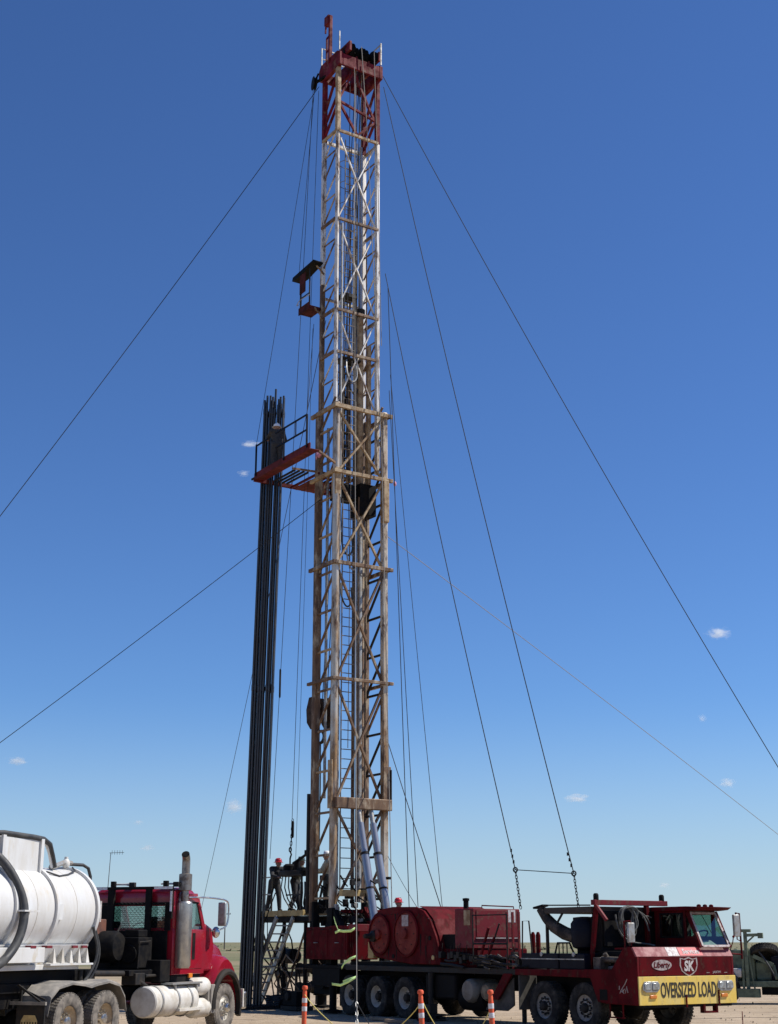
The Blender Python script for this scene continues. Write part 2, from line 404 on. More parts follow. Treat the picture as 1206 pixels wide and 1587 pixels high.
def stones():
    mb = MB(); r = random.Random(3)
    for i in range(2600):
        y = 22 + 60 * r.random() ** 1.6; x = (r.random() - 0.5) * (y * 0.75); s_ = 0.010 + 0.028 * r.random() ** 3
        a = r.random() * 6.28; vs = []
        for k in range(4): vs.append((x + s_ * math.cos(a + k * 1.57) * (0.7 + 0.5 * r.random()), y + s_ * math.sin(a + k * 1.57) * (0.7 + 0.5 * r.random()), -0.03))
        vs.append((x, y, s_ * 0.9)); vs.append((x + s_ * 0.4, y, s_ * 0.75))
        mb.add(vs, [(0, 1, 5, 4), (1, 2, 5), (2, 3, 4, 5), (3, 0, 4)])
    o = mb.build('gravel', mat('gravel_stone', (0.36, 0.29, 0.21), 0.95, col2=(0.22, 0.17, 0.12), amt=0.5, scale=2))
    tag(o, 'loose pale gravel scattered over the dirt pad', 'gravel', kind='stuff')
stones()

def scrub():
    mb = MB(); r = random.Random(11)
    for i in range(2600):
        y = 320 + 1500 * r.random() ** 1.6; x = (r.random() - 0.5) * (y * 0.95 + 60)
        h = 0.25 + 0.7 * r.random() ** 2; w = h * (0.8 + 0.8 * r.random())
        for k in range(5):
            a = r.random() * 6.28; d = r.random() * w * 0.6; cx, cy = x + d * math.cos(a), y + d * math.sin(a); hh = h * (0.5 + 0.5 * r.random()); ww = w * 0.45
            b = r.random() * 6.28
            mb.add([(cx + ww * math.cos(b), cy + ww * math.sin(b), 0.1 * hh - .2), (cx + ww * math.cos(b + 2.1), cy + ww * math.sin(b + 2.1), -.1), (cx + ww * math.cos(b + 4.2), cy + ww * math.sin(b + 4.2), -.1), (cx, cy, hh), (cx + ww * 0.5, cy - ww * 0.4, hh * 0.8)],
                   [(0, 1, 4, 3), (1, 2, 3, 4), (2, 0, 3)])
    o = mb.build('scrub', mat('scrub_leaf', (0.13, 0.13, 0.07), 0.9, col2=(0.19, 0.16, 0.09), amt=0.5, scale=0.3))
    tag(o, 'low olive scrub covering the flat land to the horizon', 'scrub', kind='stuff')
scrub()

# ------------------------------------------------------------------ workover rig: carrier
rig = thing('workover_rig', 'dark red workover rig truck with its tall silver and rust mast raised', 'oil rig', RIG_O, RIG_A)
def P_(name, mb, m, parent=None, bevel=0.0, label=None): return mb.build(name, m, parent or rig, bevel=bevel, label=label)

# wheels -------------------------------------------------------------
def tyre_mesh(name, r, w, m, lugs=44, ri=0.29):
    mb = MB(); h = w / 2
    mb.lathe([(ri, -h * 0.80), (ri + 0.03, -h * 0.96), (r * 0.80, -h), (r * 0.93, -h * 0.93), (r * 0.975, -h * 0.74), (r * 0.975, h * 0.74), (r * 0.93, h * 0.93), (r * 0.80, h), (ri + 0.03, h * 0.96), (ri, h * 0.80)], axis=(0, 1, 0), n=40, cap=False)
    for k in range(lugs):
        a = 2 * math.pi * k / lugs
        for s_ in (-1, 0, 1):
            da = 0.03 * s_ + (math.pi / lugs if s_ == 0 else 0); c, sn = math.cos(a + da), math.sin(a + da); t = 2 * math.pi / lugs * 0.33
            y0, y1 = s_ * h * 0.60 - h * 0.25, s_ * h * 0.60 + h * 0.25
            pts = []
            for rr in (r * 0.955, r):
                for yy in (y0, y1):
                    for dt in (-t, t): pts.append((rr * math.cos(a + da + dt), yy, rr * math.sin(a + da + dt)))
            mb.add(pts, [(4, 5, 7, 6), (0, 4, 6, 2), (1, 3, 7, 5), (0, 1, 5, 4), (2, 6, 7, 3)])
    return mb.mesh(name, m)
def rim_mesh(name, ri, w, m, dish=0.10, out=0.0):
    """disc wheel facing -y; dish>0 recessed, out: hub standing out"""
    mb = MB(); h = w / 2; f = -h * 0.85
    mb.lathe([(ri + 0.012, f), (ri + 0.022, f + 0.015), (ri - 0.015, f + 0.03), (ri - 0.03, f + dish * 0.6), (ri * 0.72, f + dish), (ri * 0.5, f + dish - out * 0.35), (ri * 0.44, f + dish - out * 0.4)], axis=(0, 1, 0), n=32, cap=False)
    mb.lathe([(ri * 0.45, f + dish - out * 0.4 + 0.03), (ri * 0.45, f + dish - out * 0.4), (0.001, f + dish - out * 0.4)], axis=(0, 1, 0), n=32, cap=False)
    mb.lathe([(ri, f + 0.02), (ri, h * 0.85)], axis=(0, 1, 0), n=32, cap=False)
    return mb.mesh(name, m)
def hub_mesh(name, ri, w, m, dish, out):
    mb = MB(); f = -w / 2 * 0.85 + dish - out * 0.4
    mb.lathe([(0.11, f + 0.02), (0.11, f - 0.05), (0.085, f - 0.09), (0.03, f - 0.10), (0.001, f - 0.10)], axis=(0, 1, 0), n=20, cap=False)
    for k in range(10):
        a = 2 * math.pi * k / 10; c = (0.165 * math.cos(a) * ri / 0.29, 0.165 * math.sin(a) * ri / 0.29)
        mb.tube((c[0], f + 0.03, c[1]), (c[0], f - 0.035, c[1]), 0.017, n=6)
    return mb.mesh(name, m)
def holes_mesh(ri, w, dish):
    mb = MB(); f = -w / 2 * 0.85 + dish - 0.004
    for k in range(1):
        a = 2 * math.pi * (k + .5) / 10; c = (ri * 0.66 * math.cos(a), ri * 0.66 * math.sin(a))
        mb.lathe([(0.032, 0), (0.001, -0.001)], (c[0], f - 0.012, c[1]), (0, 1, 0), 10, cap=False)
    return mb.mesh('hand_hole', M_BLACK)
TY_R = tyre_mesh('tyre', 0.56, 0.36, M_RUB); RM_R = rim_mesh('rim', 0.29, 0.36, M_RIMG, 0.07, 0.10); HB_R = hub_mesh('hub', 0.29, 0.36, M_BLACKM, 0.07, 0.10)
HO_R = holes_mesh(0.29, 0.36, 0.045)
TY_D = tyre_mesh('tyre', 0.55, 0.30, M_RUB); RM_D = rim_mesh('rim', 0.29, 0.30, M_RIMC, 0.17, 0.10); HB_D = hub_mesh('hub', 0.24, 0.30, M_BLACKM, 0.17, 0.14)
def wheel(parent, pos, ty, rm, hb, flip=False, extra=None, spin=0.0):
    t = put('wheel', ty, parent, loc=pos, rz=math.pi if flip else 0)
    t.rotation_euler[1] = spin
    put('rim', rm, t)
    if hb: put('hub', hb, t)
    if extra:
        for k in range(10):
            h_ = put('hand_hole', extra, t); h_.rotation_euler = (0, 2 * math.pi * k / 10, 0)
    return t
for i, x in enumerate((-1.88, -3.36)):
    wheel(rig, (x, -1.30, 0.545), TY_R, RM_R, HB_R, extra=HO_R, spin=0.3 + i)
    wheel(rig, (x, 1.30, 0.545), TY_R, RM_R, HB_R, True, spin=i)
for i, x in enumerate((-9.46, -10.90, -12.34)):
    wheel(rig, (x, -1.28, 0.535), TY_D, RM_D, HB_D, spin=0.5 * i)
    put('inner_tyre', TY_D, rig, loc=(x, -0.93, 0.535))
    wheel(rig, (x, 1.28, 0.535), TY_D, RM_D, HB_D, True, spin=i)

# chassis -------------------------------------------------------------
mb = MB()
for y in (-0.5, 0.5): mb.box((-14.7, y - 0.06, 0.80), (-0.25, y + 0.06, 1.18))
for x in (-1.2, -2.6, -4.6, -6, -7.5, -9, -10.2, -11.6, -13, -14.6): mb.box((x - 0.08, -0.44, 0.86), (x + 0.08, 0.44, 1.12))
P_('chassis_frame', mb, M_BLACK, bevel=0.01)
for x in (-1.88, -3.36, -9.46, -10.9, -12.34):
    ax = P_('axle', MB().tube((x, -1.1, 0.54), (x, 1.1, 0.54), 0.09, n=12), M_BLACK)
    MB().ball((x, 0, 0.54), (0.26, 0.3, 0.26)).build('differential', M_BLACK, ax)
    for y in (-0.6, 0.6): MB().box((x - 0.5, y - 0.05, 0.62), (x + 0.5, y + 0.05, 0.76)).build('leaf_spring', M_BLACK, ax)
P_('deck', MB().box((-12.6, -1.38, 1.22), (-4.35, 1.38, 1.36)), M_BLACKM, bevel=0.01)
P_('rear_deck', MB().box((-15.2, -1.3, 1.24), (-12.62, 1.3, 1.34)), M_BLACK, bevel=0.01)

# front body ----------------------------------------------------------
side = [(0, .66), (0, 1.68), (-.13, 1.885), (-.42, 1.885), (-.86, 1.40), (-4.4, 1.37), (-4.4, 1.23), (-1.60, 1.21), (-1.36, .70), (-1.0, .66)]
for s_ in (-1, 1):
    bp_ = P_('side_panel', MB().prism(side, s_ * 1.5, s_ * 1.43), M_RIG, bevel=0.012)
    if s_ == -1:
        MB().box((-1.28, -1.506, 0.74), (-1.02, -1.498, 0.97)).build('step_recess', M_BLACK, bp_)
        st = MB(); st.path([(-.98, -1.47, .66), (-.98, -1.47, .38), (-.55, -1.47, .38), (-.55, -1.47, .66)], 0.022, 6); st.box((-.98, -1.52, .37), (-.55, -1.40, .395))
        st.build('step', M_RIG, bp_)
        for st_ in (((-.60, 1.06), (-.615, .98)), ((-.60, .90), (-.55, .97), (-.42, 1.10), (-.34, 1.21)), ((-.53, 1.0), (-.47, .90), (-.42, .91), (-.36, 1.05), (-.33, .92)), ((-.57, .95), (-.50, .93), (-.44, 1.0))):
            MB().path([(x, -1.502, z) for x, z in st_], .012, 5).build('painted_scrawl', M_DECG, bp_)
fp = P_('front_panel', MB().box((-.07, -1.5 + .072, 1.275), (-.002, 1.428, 1.68)), M_RIG, bevel=0.01)
sl = P_('slope_panel', MB().prism([(0.004, 1.684), (-.13, 1.895), (-.17, 1.87), (-.05, 1.68)], -1.503, 1.503), mat('bleached_glare_red', (0.25, 0.058, 0.064), 0.45, spec=0.3, col2=(0.20, 0.04, 0.048), amt=0.4, scale=4, col3=(0.24, 0.05, 0.06), amt3=0.1, scale3=9), bevel=0.008)  # paler red: faded paint plus sun glare put into the colour
P_('front_deck', MB().box((-.8, -1.42, 1.84), (-.17, 1.42, 1.875)), M_RIG)
P_('radiator_bulkhead', MB().box((-.5, -1.40, 0.72), (-.42, 1.40, 1.83)), M_BLACK)
ow = P_('oversized_load_board', MB().box((0.002, -1.5, .66), (.035, 1.5, 1.265)), M_YEL, bevel=0.006)
def on_front(me, name, y, z, x, m, parent, rot=0):
    me.materials.clear(); me.materials.append(m); o = put(name, me, parent)
    o.matrix_local = Matrix.Translation((x, y, z)) @ Matrix.Rotation(R(90), 4, 'Z') @ Matrix.Rotation(R(90), 4, 'X')
    return o
m_ = text_mesh('OVERSIZED LOAD', 0.40, 0.008, 0.50, 0, 0.003)
w_ = max(v.co.x for v in m_.vertices) - min(v.co.x for v in m_.vertices); hgt = max(v.co.y for v in m_.vertices) - min(v.co.y for v in m_.vertices)
cx_ = (max(v.co.x for v in m_.vertices) + min(v.co.x for v in m_.vertices)) / 2
for v in m_.vertices: v.co.x = (v.co.x - cx_) * 1.72 / w_; v.co.y *= 0.33 / hgt
on_front(m_, 'lettering', 0.0, 0.955, 0.038, M_LET, ow)
for s_ in (-1, 1):
    c = s_ * 1.15
    hl = MB().prism([(c - .25, .98 if s_ < 0 else 1.0), (c - .25, 1.10), (c - .2, 1.16), (c + .2, 1.16), (c + .25, 1.10), (c + .25, 1.0), (c + .16, .93), (c - .16, .93)], 0.03, 0.062, 'yz').build('headlight_housing', M_GALV, rig, bevel=0.008)
    for d in (-.12, .12): MB().box((.058, c + d - .095, .985), (.075, c + d + .095, 1.125)).build('headlight', M_LAMP, hl, bevel=.02)
    P_('turn_signal', MB().box((.03, c - .10 - .05 * s_, .80), (.06, c + .10 - .05 * s_, .87)), M_AMB, bevel=0.01)
P_('tow_bracket', MB().box((-.1, .45, .48), (.02, .51, .66)).box((-.1, .84, .48), (.02, .9, .66)).box((-.1, .45, .46), (.02, .9, .50)).bar((.05, .92, .62), (.05, .92, .95), .03).bar((.05, -.1, .60), (.05, -.1, .86), .025), M_RIG)
P_('bumper_beam', MB().box((-.2, -1.38, .60), (-.01, 1.38, .78)), M_BLACK, bevel=0.01)
# decals on the front panel
ov = MB().prism([(-.76 + .30 * math.cos(2 * math.pi * k / 28), 1.505 + .115 * math.sin(2 * math.pi * k / 28)) for k in range(28)], -0.001, 0.006, 'yz').build('oval_decal', M_DECG, fp)
m_ = text_mesh('Liberty', 0.17, 0.004, 1.0, 0.2, 0.002); on_front(m_, 'lettering', -.77, 1.505, 0.0085, M_RIG, ov)
sh = [(-.24, .19), (-.12, .165), (0, .205), (.12, .165), (.24, .19), (.25, .02), (.20, -.10), (.10, -.17), (0, -.215), (-.10, -.17), (-.20, -.10), (-.25, .02)]
shd = MB().prism([(.07 + a * 1.12, 1.47 + b) for a, b in sh], -0.001, 0.005, 'yz').build('shield_emblem', M_DECG, fp)
MB().prism([(.07 + a * .96, 1.47 + b * .86) for a, b in sh], 0.0055, 0.0075, 'yz').build('shield_field', M_RIG, shd)
m_ = text_mesh('SK', 0.30, 0.012, 0.86, 0.15, 0.0015); on_front(m_, 'lettering', .06, 1.47, 0.0095, M_DEC, shd)
m_ = text_mesh('JASON', 0.07, 0.001, 1.25, 0, 0.0015); on_front(m_, 'lettering', .95, 1.34, 0.001, M_DECG, fp)
for y0, y1 in ((.62, .72), (1.18, 1.28)): MB().box((-.001, y0, 1.325), (.002, y1, 1.335)).build('pinstripe', M_DECG, fp)
# stickers on the sloping panel
nrm = Vector((.211, 0, .134)).normalized()
def on_slope(y0, y1, t0, t1, m, name, lift=0.004):
    q = []
    for t in (t0, t1):
        p = Vector((0.004, 0, 1.684)).lerp(Vector((-.13, 0, 1.895)), t) + nrm * lift
        q += [(p.x, y0, p.z), (p.x, y1, p.z)]
    return MB().add(q, [(0, 1, 3, 2)]).build(name, m, sl)
on_slope(-.53, -.19, .06, .95, M_DEC, 'sticker')
dec = on_slope(-.16, .56, .10, .92, M_DECR, 'banner_decal')
m_ = text_mesh('Services', 0.17, 0.004, 0.95, 0.2, 0.001); m_.materials.append(M_DEC)
t = put('lettering', m_, dec); tilt = math.atan2(.211, .134)
pm = Vector((0.004, 0, 1.684)).lerp(Vector((-.13, 0, 1.895)), .5) + nrm * 0.008
t.matrix_local = Matrix.Translation((pm.x, .2, pm.z)) @ Matrix.Rotation(R(90), 4, 'Z') @ Matrix.Rotation(tilt, 4, 'X')

# cab -----------------------------------------------------------------
CY0, CY1, CX0 = .52, 1.49, -1.52
cab = P_('cab', MB().box((CX0, CY0, 1.885), (CX0 + .05, CY1, 2.70)), M_RIG, bevel=0.006)           # rear wall
def C_(name, mb, m, bevel=0.0): return mb.build(name, m, cab, bevel=bevel)
for yy, t in ((CY0, .05), (CY1 - .05, .05)):
    y0, y1 = yy, yy + t
    w = MB().box((CX0 + .05, y0, 1.885), (-.15, y1, 2.13)).box((CX0 + .05, y0, 2.13), (-1.30, y1, 2.70))
    w.prism([(-1.30, 2.62), (-.46, 2.62), (-.48, 2.70), (-1.30, 2.70)], y0, y1)
    w.prism([(-.58, 2.13), (-.48, 2.13), (-.48, 2.62), (-.58, 2.62)], y0, y1)
    w.prism([(-.15, 1.885), (-.04, 1.885), (-.40, 2.62), (-.46, 2.62), (-.22, 2.13)], y0, y1)
    C_('side_wall', w, M_RIG, 0.006)
    C_('side_window', MB().box((-1.30, y0 + .02, 2.13), (-.58, y0 + .03, 2.62)), M_GLASSG)
    C_('quarter_window', MB().prism([(-.48, 2.13), (-.22, 2.13), (-.44, 2.60), (-.48, 2.60)], y0 + .02, y0 + .03), M_GLASSG)
    if yy == CY0:
        fr = MB().box((-1.33, y0 - .015, 2.09), (-.55, y0 + .005, 2.13)).box((-1.33, y0 - .015, 2.62), (-.55, y0 + .005, 2.655)).box((-1.33, y0 - .015, 2.13), (-1.29, y0 + .005, 2.62)).box((-.59, y0 - .015, 2.13), (-.55, y0 + .005, 2.62)).box((-.96, y0 - .012, 2.13), (-.93, y0 + .004, 2.62))
        C_('window_frame', fr, M_BLACK)
ws = [(-.02, 1.90), (-.41, 2.66)]
C_('windshield', MB().add([(-.045, CY0 + .08, 1.93), (-.045, CY1 - .08, 1.93), (-.405, CY1 - .10, 2.63), (-.405, CY0 + .10, 2.63)], [(0, 1, 2, 3)]), M_GLASSG)
fr = MB()
cs = [(-.03, CY0 + .06, 1.91), (-.03, CY1 - .06, 1.91), (-.40, CY1 - .08, 2.65), (-.40, CY0 + .08, 2.65)]
for i in range(4): fr.bar(cs[i], cs[(i + 1) % 4], .05, .03, up=(.9, 0, .44))
C_('windshield_frame', fr, M_DECG)
C_('pillar', MB().bar((-.05, CY0 + .02, 1.885), (-.43, CY0 + .03, 2.68), .06), M_RIG)
C_('pillar', MB().bar((-.05, CY1 - .02, 1.885), (-.43, CY1 - .03, 2.68), .06), M_RIG)
C_('roof', MB().prism([(CX0 - .05, 2.70), (CX0 - .05, 2.80), (-.40, 2.80), (.02, 2.78), (-.10, 2.72), (-.38, 2.70)], CY0 - .06, CY1 + .06), M_RIG, 0.012)
for i, y in enumerate((.78, .98, 1.18)): C_('marker_light', MB().ball((-.28, y, 2.81), (.06, .05, .04)), M_RIG)
C_('wiper', MB().bar((-.36, .92, 2.62), (-.14, 1.0, 2.2), .012), M_BLACK)
C_('seat', MB().box((-1.15, .75, 1.9), (-.75, 1.25, 2.05)).box((-1.2, .77, 2.0), (-1.08, 1.23, 2.52)), M_INT, 0.03)
C_('steering_wheel', MB().torus((-.52, 1.0, 2.14), (-.6, 0, .8), .2, .018).bar((-.52, 1.0, 2.14), (-.3, 1.0, 1.92), .03), M_BLACK)
C_('dash_paper', MB().add([(-.12, .66, 1.915), (-.14, 1.2, 1.915), (-.30, 1.1, 2.04), (-.28, .7, 2.02)], [(0, 1, 2, 3)]), M_DEC)
# mirrors
def mirror(x, y, z0, z1, base, m):
    mr = MB().path([base, (base[0], base[1], z1 + .03), (x, y, z1 + .03)], .022, 8).path([(x, y + .0, z1 + .03), (x, y, z0 - .06), (base[0], base[1], z0 - .1)], .014, 6)
    o = P_('mirror', mr, m); MB().box((x - .03, y - .10, z0), (x + .03, y + .10, z1)).build('mirror_head', M_GALV, o, bevel=0.02)
mirror(-.28, -1.38, 1.98, 2.42, (-.38, -1.48, 1.80), M_RIG)
mirror(-.02, 1.70, 2.12, 2.62, (-.06, 1.86, 1.62), M_RIG)
P_('mirror_stay', MB().path([(-.1, 1.45, 1.75), (-.06, 1.86, 1.72)], .02, 6).path([(-.1, 1.52, 1.8), (-.05, 1.58, 2.0), (0, 1.56, 2.12)], .012, 6).ball((0, 1.56, 2.12), .03), M_RIG)

# mast headrest and engine bay ---------------------------------------
P_('headrest_beam', MB().box((-1.68, -1.32, 2.83), (-1.54, 1.0, 2.95)), M_RIGL, bevel=0.01)
P_('headrest_post', MB().bar((-1.62, -1.2, 2.83), (-1.9, -1.2, 1.36), .09), M_RIG, bevel=0.01)
P_('headrest_brace', MB().bar((-1.60, -1.25, 2.85), (-1.28, -1.2, 2.48), .07), M_RIGL, bevel=0.008)
P_('headrest_post', MB().bar((-1.6, .35, 2.83), (-1.6, .35, 1.36), .10), M_RIG, bevel=0.01)
for y in (-1.22, .86): P_('headrest_roller', MB().lathe([(.065, 0), (.065, .11), (.05, .14), (.03, .15)], (-1.6, y, 2.95), n=14), M_BLACK)
P_('engine_block', MB().box((-2.05, -1.0, 1.36), (-1.72, 1.3, 2.76)).box((-3.1, -.6, 1.36), (-2.05, .6, 2.35)).box((-1.70, -1.05, 1.30), (-.55, .45, 1.80)), M_BLACK, bevel=0.04)
P_('radiator', MB().box((-1.71, -.95, 1.9), (-1.66, 1.2, 2.70)), M_BLACK, bevel=0.01)
P_('engine_manifold', MB().tube((-1.55, -1.15, 1.62), (-.75, -1.15, 1.60), .07).tube((-1.4, -1.2, 1.75), (-1.4, -1.0, 1.5), .05).box((-1.7, -1.3, 1.40), (-1.45, -1.0, 1.66)).tube((-1.2, -1.25, 1.42), (-.7, -1.25, 1.46), .05), M_GRIME, bevel=0.008)
P_('canopy', MB().box((-3.45, -1.30, 2.66), (-1.70, .9, 2.80)), mat('canopy_brown', (0.06, 0.05, 0.043), 0.7, spec=0.2, col2=(0.07, 0.055, 0.045), amt=0.4, scale=3), bevel=0.008)
P_('canopy_rail', MB().path([(-3.43, -1.28, 2.79), (-3.43, -1.28, 2.86), (-1.75, -1.28, 2.83)], .018, 6), M_BLACKM)
for x, y in ((-3.40, -1.25), (-3.40, .8)): P_('canopy_post', MB().bar((x, y, 1.36), (x, y, 2.72), .06), M_BLACKM)
P_('canopy_strut', MB().bar((-3.1, -1.25, 2.35), (-2.75, -1.25, 2.72), .04), M_BLACKM)
P_('air_cleaner', MB().lathe([(.10, 0), (.30, .08), (.34, .2), (.34, .62), (.28, .70), (.28, .76), (.10, .78)], (-2.35, -.95, 1.80), n=24), M_NAVY)
P_('air_cleaner', MB().lathe([(.12, 0), (.22, .05), (.22, .8), (.12, .86)], (-1.95, -.85, 1.75), n=20), M_BLACK)
P_('exhaust_elbow', MB().path([(-2.2, -1.0, 2.10), (-2.55, -1.1, 2.12), (-2.85, -1.15, 2.2), (-3.2, -1.2, 2.36), (-3.45, -1.22, 2.56), (-3.62, -1.25, 2.78)], [.15, .16, .16, .145, .125, .115], 16), mat('burnt_steel', (0.03, 0.026, 0.023), 0.7, 0.0, spec=0.15, col2=(0.10, 0.08, 0.065), amt=0.3, scale=4))
P_('exhaust_cap', MB().bar((-3.80, -1.27, 2.80), (-3.48, -1.22, 2.86), .22, .05), M_BLACK, bevel=0.01)
hr_ = random.Random(13)
for k in range(8):
    c0, w0, h0, ph = -.42 + .10 * hr_.random(), .16 + .10 * hr_.random(), .26 + .10 * hr_.random(), hr_.random() * 6
    pts = []
    for j in range(24):
        t = 2 * math.pi * j / 24
        pts.append((-1.50 + .012 * k + .02 * math.sin(2 * t + ph), c0 + w0 * math.cos(t) * (1 + .25 * math.sin(t)) + .03 * math.sin(3 * t + ph), 2.80 - h0 + h0 * math.sin(t) + .02 * math.cos(2 * t + ph)))
    P_('coiled_hose', MB().path(pts, .015, 6, closed=True), M_HOSEG)
P_('coiled_hose', MB().path(smooth([(-1.48, -.75, 2.62), (-1.46, -.72, 2.35), (-1.44, -.60, 2.12), (-1.40, -.30, 1.98), (-1.30, .05, 1.96), (-1.2, .2, 1.92)]), .020, 8), M_HOSEG)
P_('coiled_hose', MB().path(smooth([(-1.46, -.35, 2.80), (-1.44, -.05, 2.72), (-1.42, .15, 2.5), (-1.42, .24, 2.25)]), .019, 8), M_HOSEG)
P_('coiled_hose', MB().path(smooth([(-1.46, -.20, 2.76), (-1.44, .15, 2.62), (-1.44, .30, 2.42)]), .019, 8), M_HOSEG)
P_('coiled_hose', MB().path(smooth([(-1.5, .12, 2.55), (-1.5, .24, 2.60), (-1.52, .42, 2.56)]), .019, 8), M_HOSEG)
P_('battery_box', MB().box((-2.75, -1.44, 1.385), (-1.85, -.95, 1.74)), M_NAVY, bevel=0.02)
P_('battery_box', MB().box((-4.20, -1.44, 1.385), (-2.80, -.95, 1.74)), M_NAVY, bevel=0.02)
P_('deck_trim', MB().box((-4.2, -1.46, 1.60), (-1.85, -1.445, 1.625)), M_GALV)
for x in (-2.2, -3.4): P_('box_latch', MB().tube((x, -1.445, 1.72), (x, -1.47, 1.72), .05), M_GALV)
gr_ = MB()
gr_.path([(-3.55, -.9, 1.74), (-3.45, -.9, 1.98), (-3.0, -.9, 1.98), (-2.85, -.9, 1.74)], .025, 6)
for x in (-3.4, -3.25, -3.1): gr_.tube((x, -.9, 1.74), (x, -.9, 1.98), .016, n=6)
P_('guard_rail', gr_, M_BLACKM)
M_FLAP = mat('mud_flap_rubber', (0.07, 0.065, 0.058), 0.85, spec=0.15, col2=(0.12, 0.11, 0.095), amt=0.4, scale=4)
P_('mud_flap', MB().box((-4.32, -1.46, .42), (-4.28, -.9, 1.22)), M_FLAP)
P_('wheel_well', MB().box((-4.26, -.93, .62), (-.92, -.90, 1.22)), M_BLACK)
P_('jack_leg', MB().tube((-4.38, -1.25, .10), (-4.38, -1.25, 1.22), .06).lathe([(.17, 0), (.17, .05), (.07, .09)], (-4.38, -1.25, -0.01), n=16), M_BLACKM)
P_('flap_bracket', MB().prism([(-4.65, 1.25), (-5.0, 1.25), (-5.55, .62), (-5.25, .62)], -1.40, -1.34), M_RIG, bevel=0.006)
P_('fender_liner', MB().prism([(-4.72, 1.15), (-4.72, .5), (-5.0, .36), (-5.9, .36), (-5.6, .7), (-5.35, .72)], -1.30, -1.26), M_FLAP, bevel=0.006)

# engine enclosure between carrier cab and drawworks
eb = P_('engine_enclosure', MB().box((-7.22, -1.28, 1.84), (-6.40, .26, 2.84)), M_RIGL, bevel=0.015)
MB().box((-6.399, -1.18, 2.13), (-6.385, .22, 2.80)).build('enclosure_door', M_RIGL, eb, bevel=0.005)
MB().box((-6.399, -1.20, 2.085), (-6.37, .24, 2.115)).build('drip_rail', M_DECG, eb)
MB().box((-6.383, -.14, 2.50), (-6.38, .10, 2.82)).build('notice', M_DEC, eb)
MB().box((-6.80, -1.292, 2.42), (-6.52, -1.282, 2.80)).build('side_panel', M_TAN, eb)
P_('fluid_tank', MB().box((-7.9, -1.15, 1.36), (-6.42, .5, 1.83)), M_RIG, bevel=0.02)
P_('fluid_tank', MB().box((-9.3, -.15, 1.5), (-8.3, .42, 2.86)), M_RIGL, bevel=0.02)
P_('breather', MB().lathe([(.07, 0), (.07, .2), (.09, .21), (.09, .27), (.02, .28)], (-6.95, -1.1, 2.84), n=12), M_BLACK)
P_('roof_rail', MB().path([(-6.45, -.95, 2.84), (-6.45, -.95, 2.92), (-6.45, .1, 2.90), (-6.45, .1, 2.84)], .016, 6), M_RIG)
rl = MB()
rl.path([(-6.2, -1.44, 1.45), (-6.2, -1.44, 2.66), (-4.75, -1.44, 2.66), (-4.75, -1.44, 1.45)], .022, 6)
rl.tube((-6.2, -1.44, 1.96), (-4.75, -1.44, 1.96), .03, n=6)
P_('hand_rail', rl, M_BLACKM)
for x in (-4.80, -4.62, -4.42): P_('valve_post', MB().bar((x, -1.4 + .2 * (x + 4.8), 1.36), (x, -1.4 + .2 * (x + 4.8), 2.72), .05, .05), M_RIGL)
P_('ladder_frame', MB().path([(-4.35, -1.3, 1.5), (-4.3, -1.3, 2.5), (-4.05, -1.3, 2.5), (-3.95, -1.3, 1.75)], .02, 6), M_BLACKM)
for x in (-4.15, -3.95): P_('fender_post', MB().lathe([(.06, 0), (.06, .42), (.03, .5), (.001, .5)], (x, -1.1, 1.74), n=12), M_RIG)
rr_ = random.Random(5)
for k in range(34):
    x = -8.0 + 3.6 * rr_.random(); z = 1.40 + .3 * rr_.random(); L = .3 + 1.1 * rr_.random(); rr = .015 + .03 * rr_.random()
    if k % 3: P_('hydraulic_line', MB().path([(x, -1.40 + .1 * rr_.random(), z), (x + L * .5, -1.43, z + .05 * rr_.random() - .02), (min(x + L, -4.4), -1.40, z - .08 * rr_.random())], rr, 6), [M_BLACKM, M_GRIME, M_BLACK][k % 2 if k % 5 else 2])
    else: P_('valve_body', MB().box((x, -1.42, z - .08), (x + .12, -1.25, z + .08)).tube((x + .06, -1.34, z + .08), (x + .09, -1.34, z + .3), .012, n=5), M_BLACKM, bevel=0.01)
P_('control_lever', MB().bar((-5.9, -1.4, 1.7), (-5.55, -1.42, 2.35), .05).bar((-5.6, -1.4, 1.7), (-5.35, -1.4, 2.1), .05), M_RIG)
P_('control_lever', MB().bar((-5.55, -1.38, 1.75), (-5.15, -1.38, 2.45), .03), M_BLACKM)
P_('pump_housing', MB().box((-6.40, -1.2, 1.36), (-4.45, 1.0, 1.62)).box((-8.3, -1.1, 1.40), (-7.3, -.1, 2.2)), M_BLACK, bevel=0.03)
P_('air_tank', MB().lathe([(.05, 0), (.24, .03), (.29, .10), (.30, .2), (.30, .95), (.2, 1.0)], (-6.55, -1.42, .80), (0, 1, 0), 28), mat('dusty_air_tank', (0.24, 0.22, 0.185), 0.6, spec=0.2, col2=(0.17, 0.145, 0.115), amt=0.4, scale=3))
P_('air_tank', MB().lathe([(.05, 0), (.18, .03), (.22, .10), (.22, .8)], (-5.95, -1.30, .78), (0, 1, 0), 24), mat('ochre_metal', (0.30, 0.23, 0.14), 0.6, col2=(0.15, 0.11, 0.07), amt=0.5, scale=5))
P_('fuel_tank', MB().box((-8.6, -1.3, .55), (-7.2, -.62, 1.2)), M_BLACK, bevel=0.06)
P_('pump_motor', MB().lathe([(.1, 0), (.33, .05), (.33, 1.1), (.1, 1.2)], (-7.25, -.9, .62), (1, 0, 0), 20), M_BLACK)
P_('jack_leg', MB().tube((-8.2, -1.38, .3), (-8.2, -1.38, 1.22), .075).box((-8.32, -1.5, .18), (-8.08, -1.26, .42)), M_BLACKM, bevel=0.01)

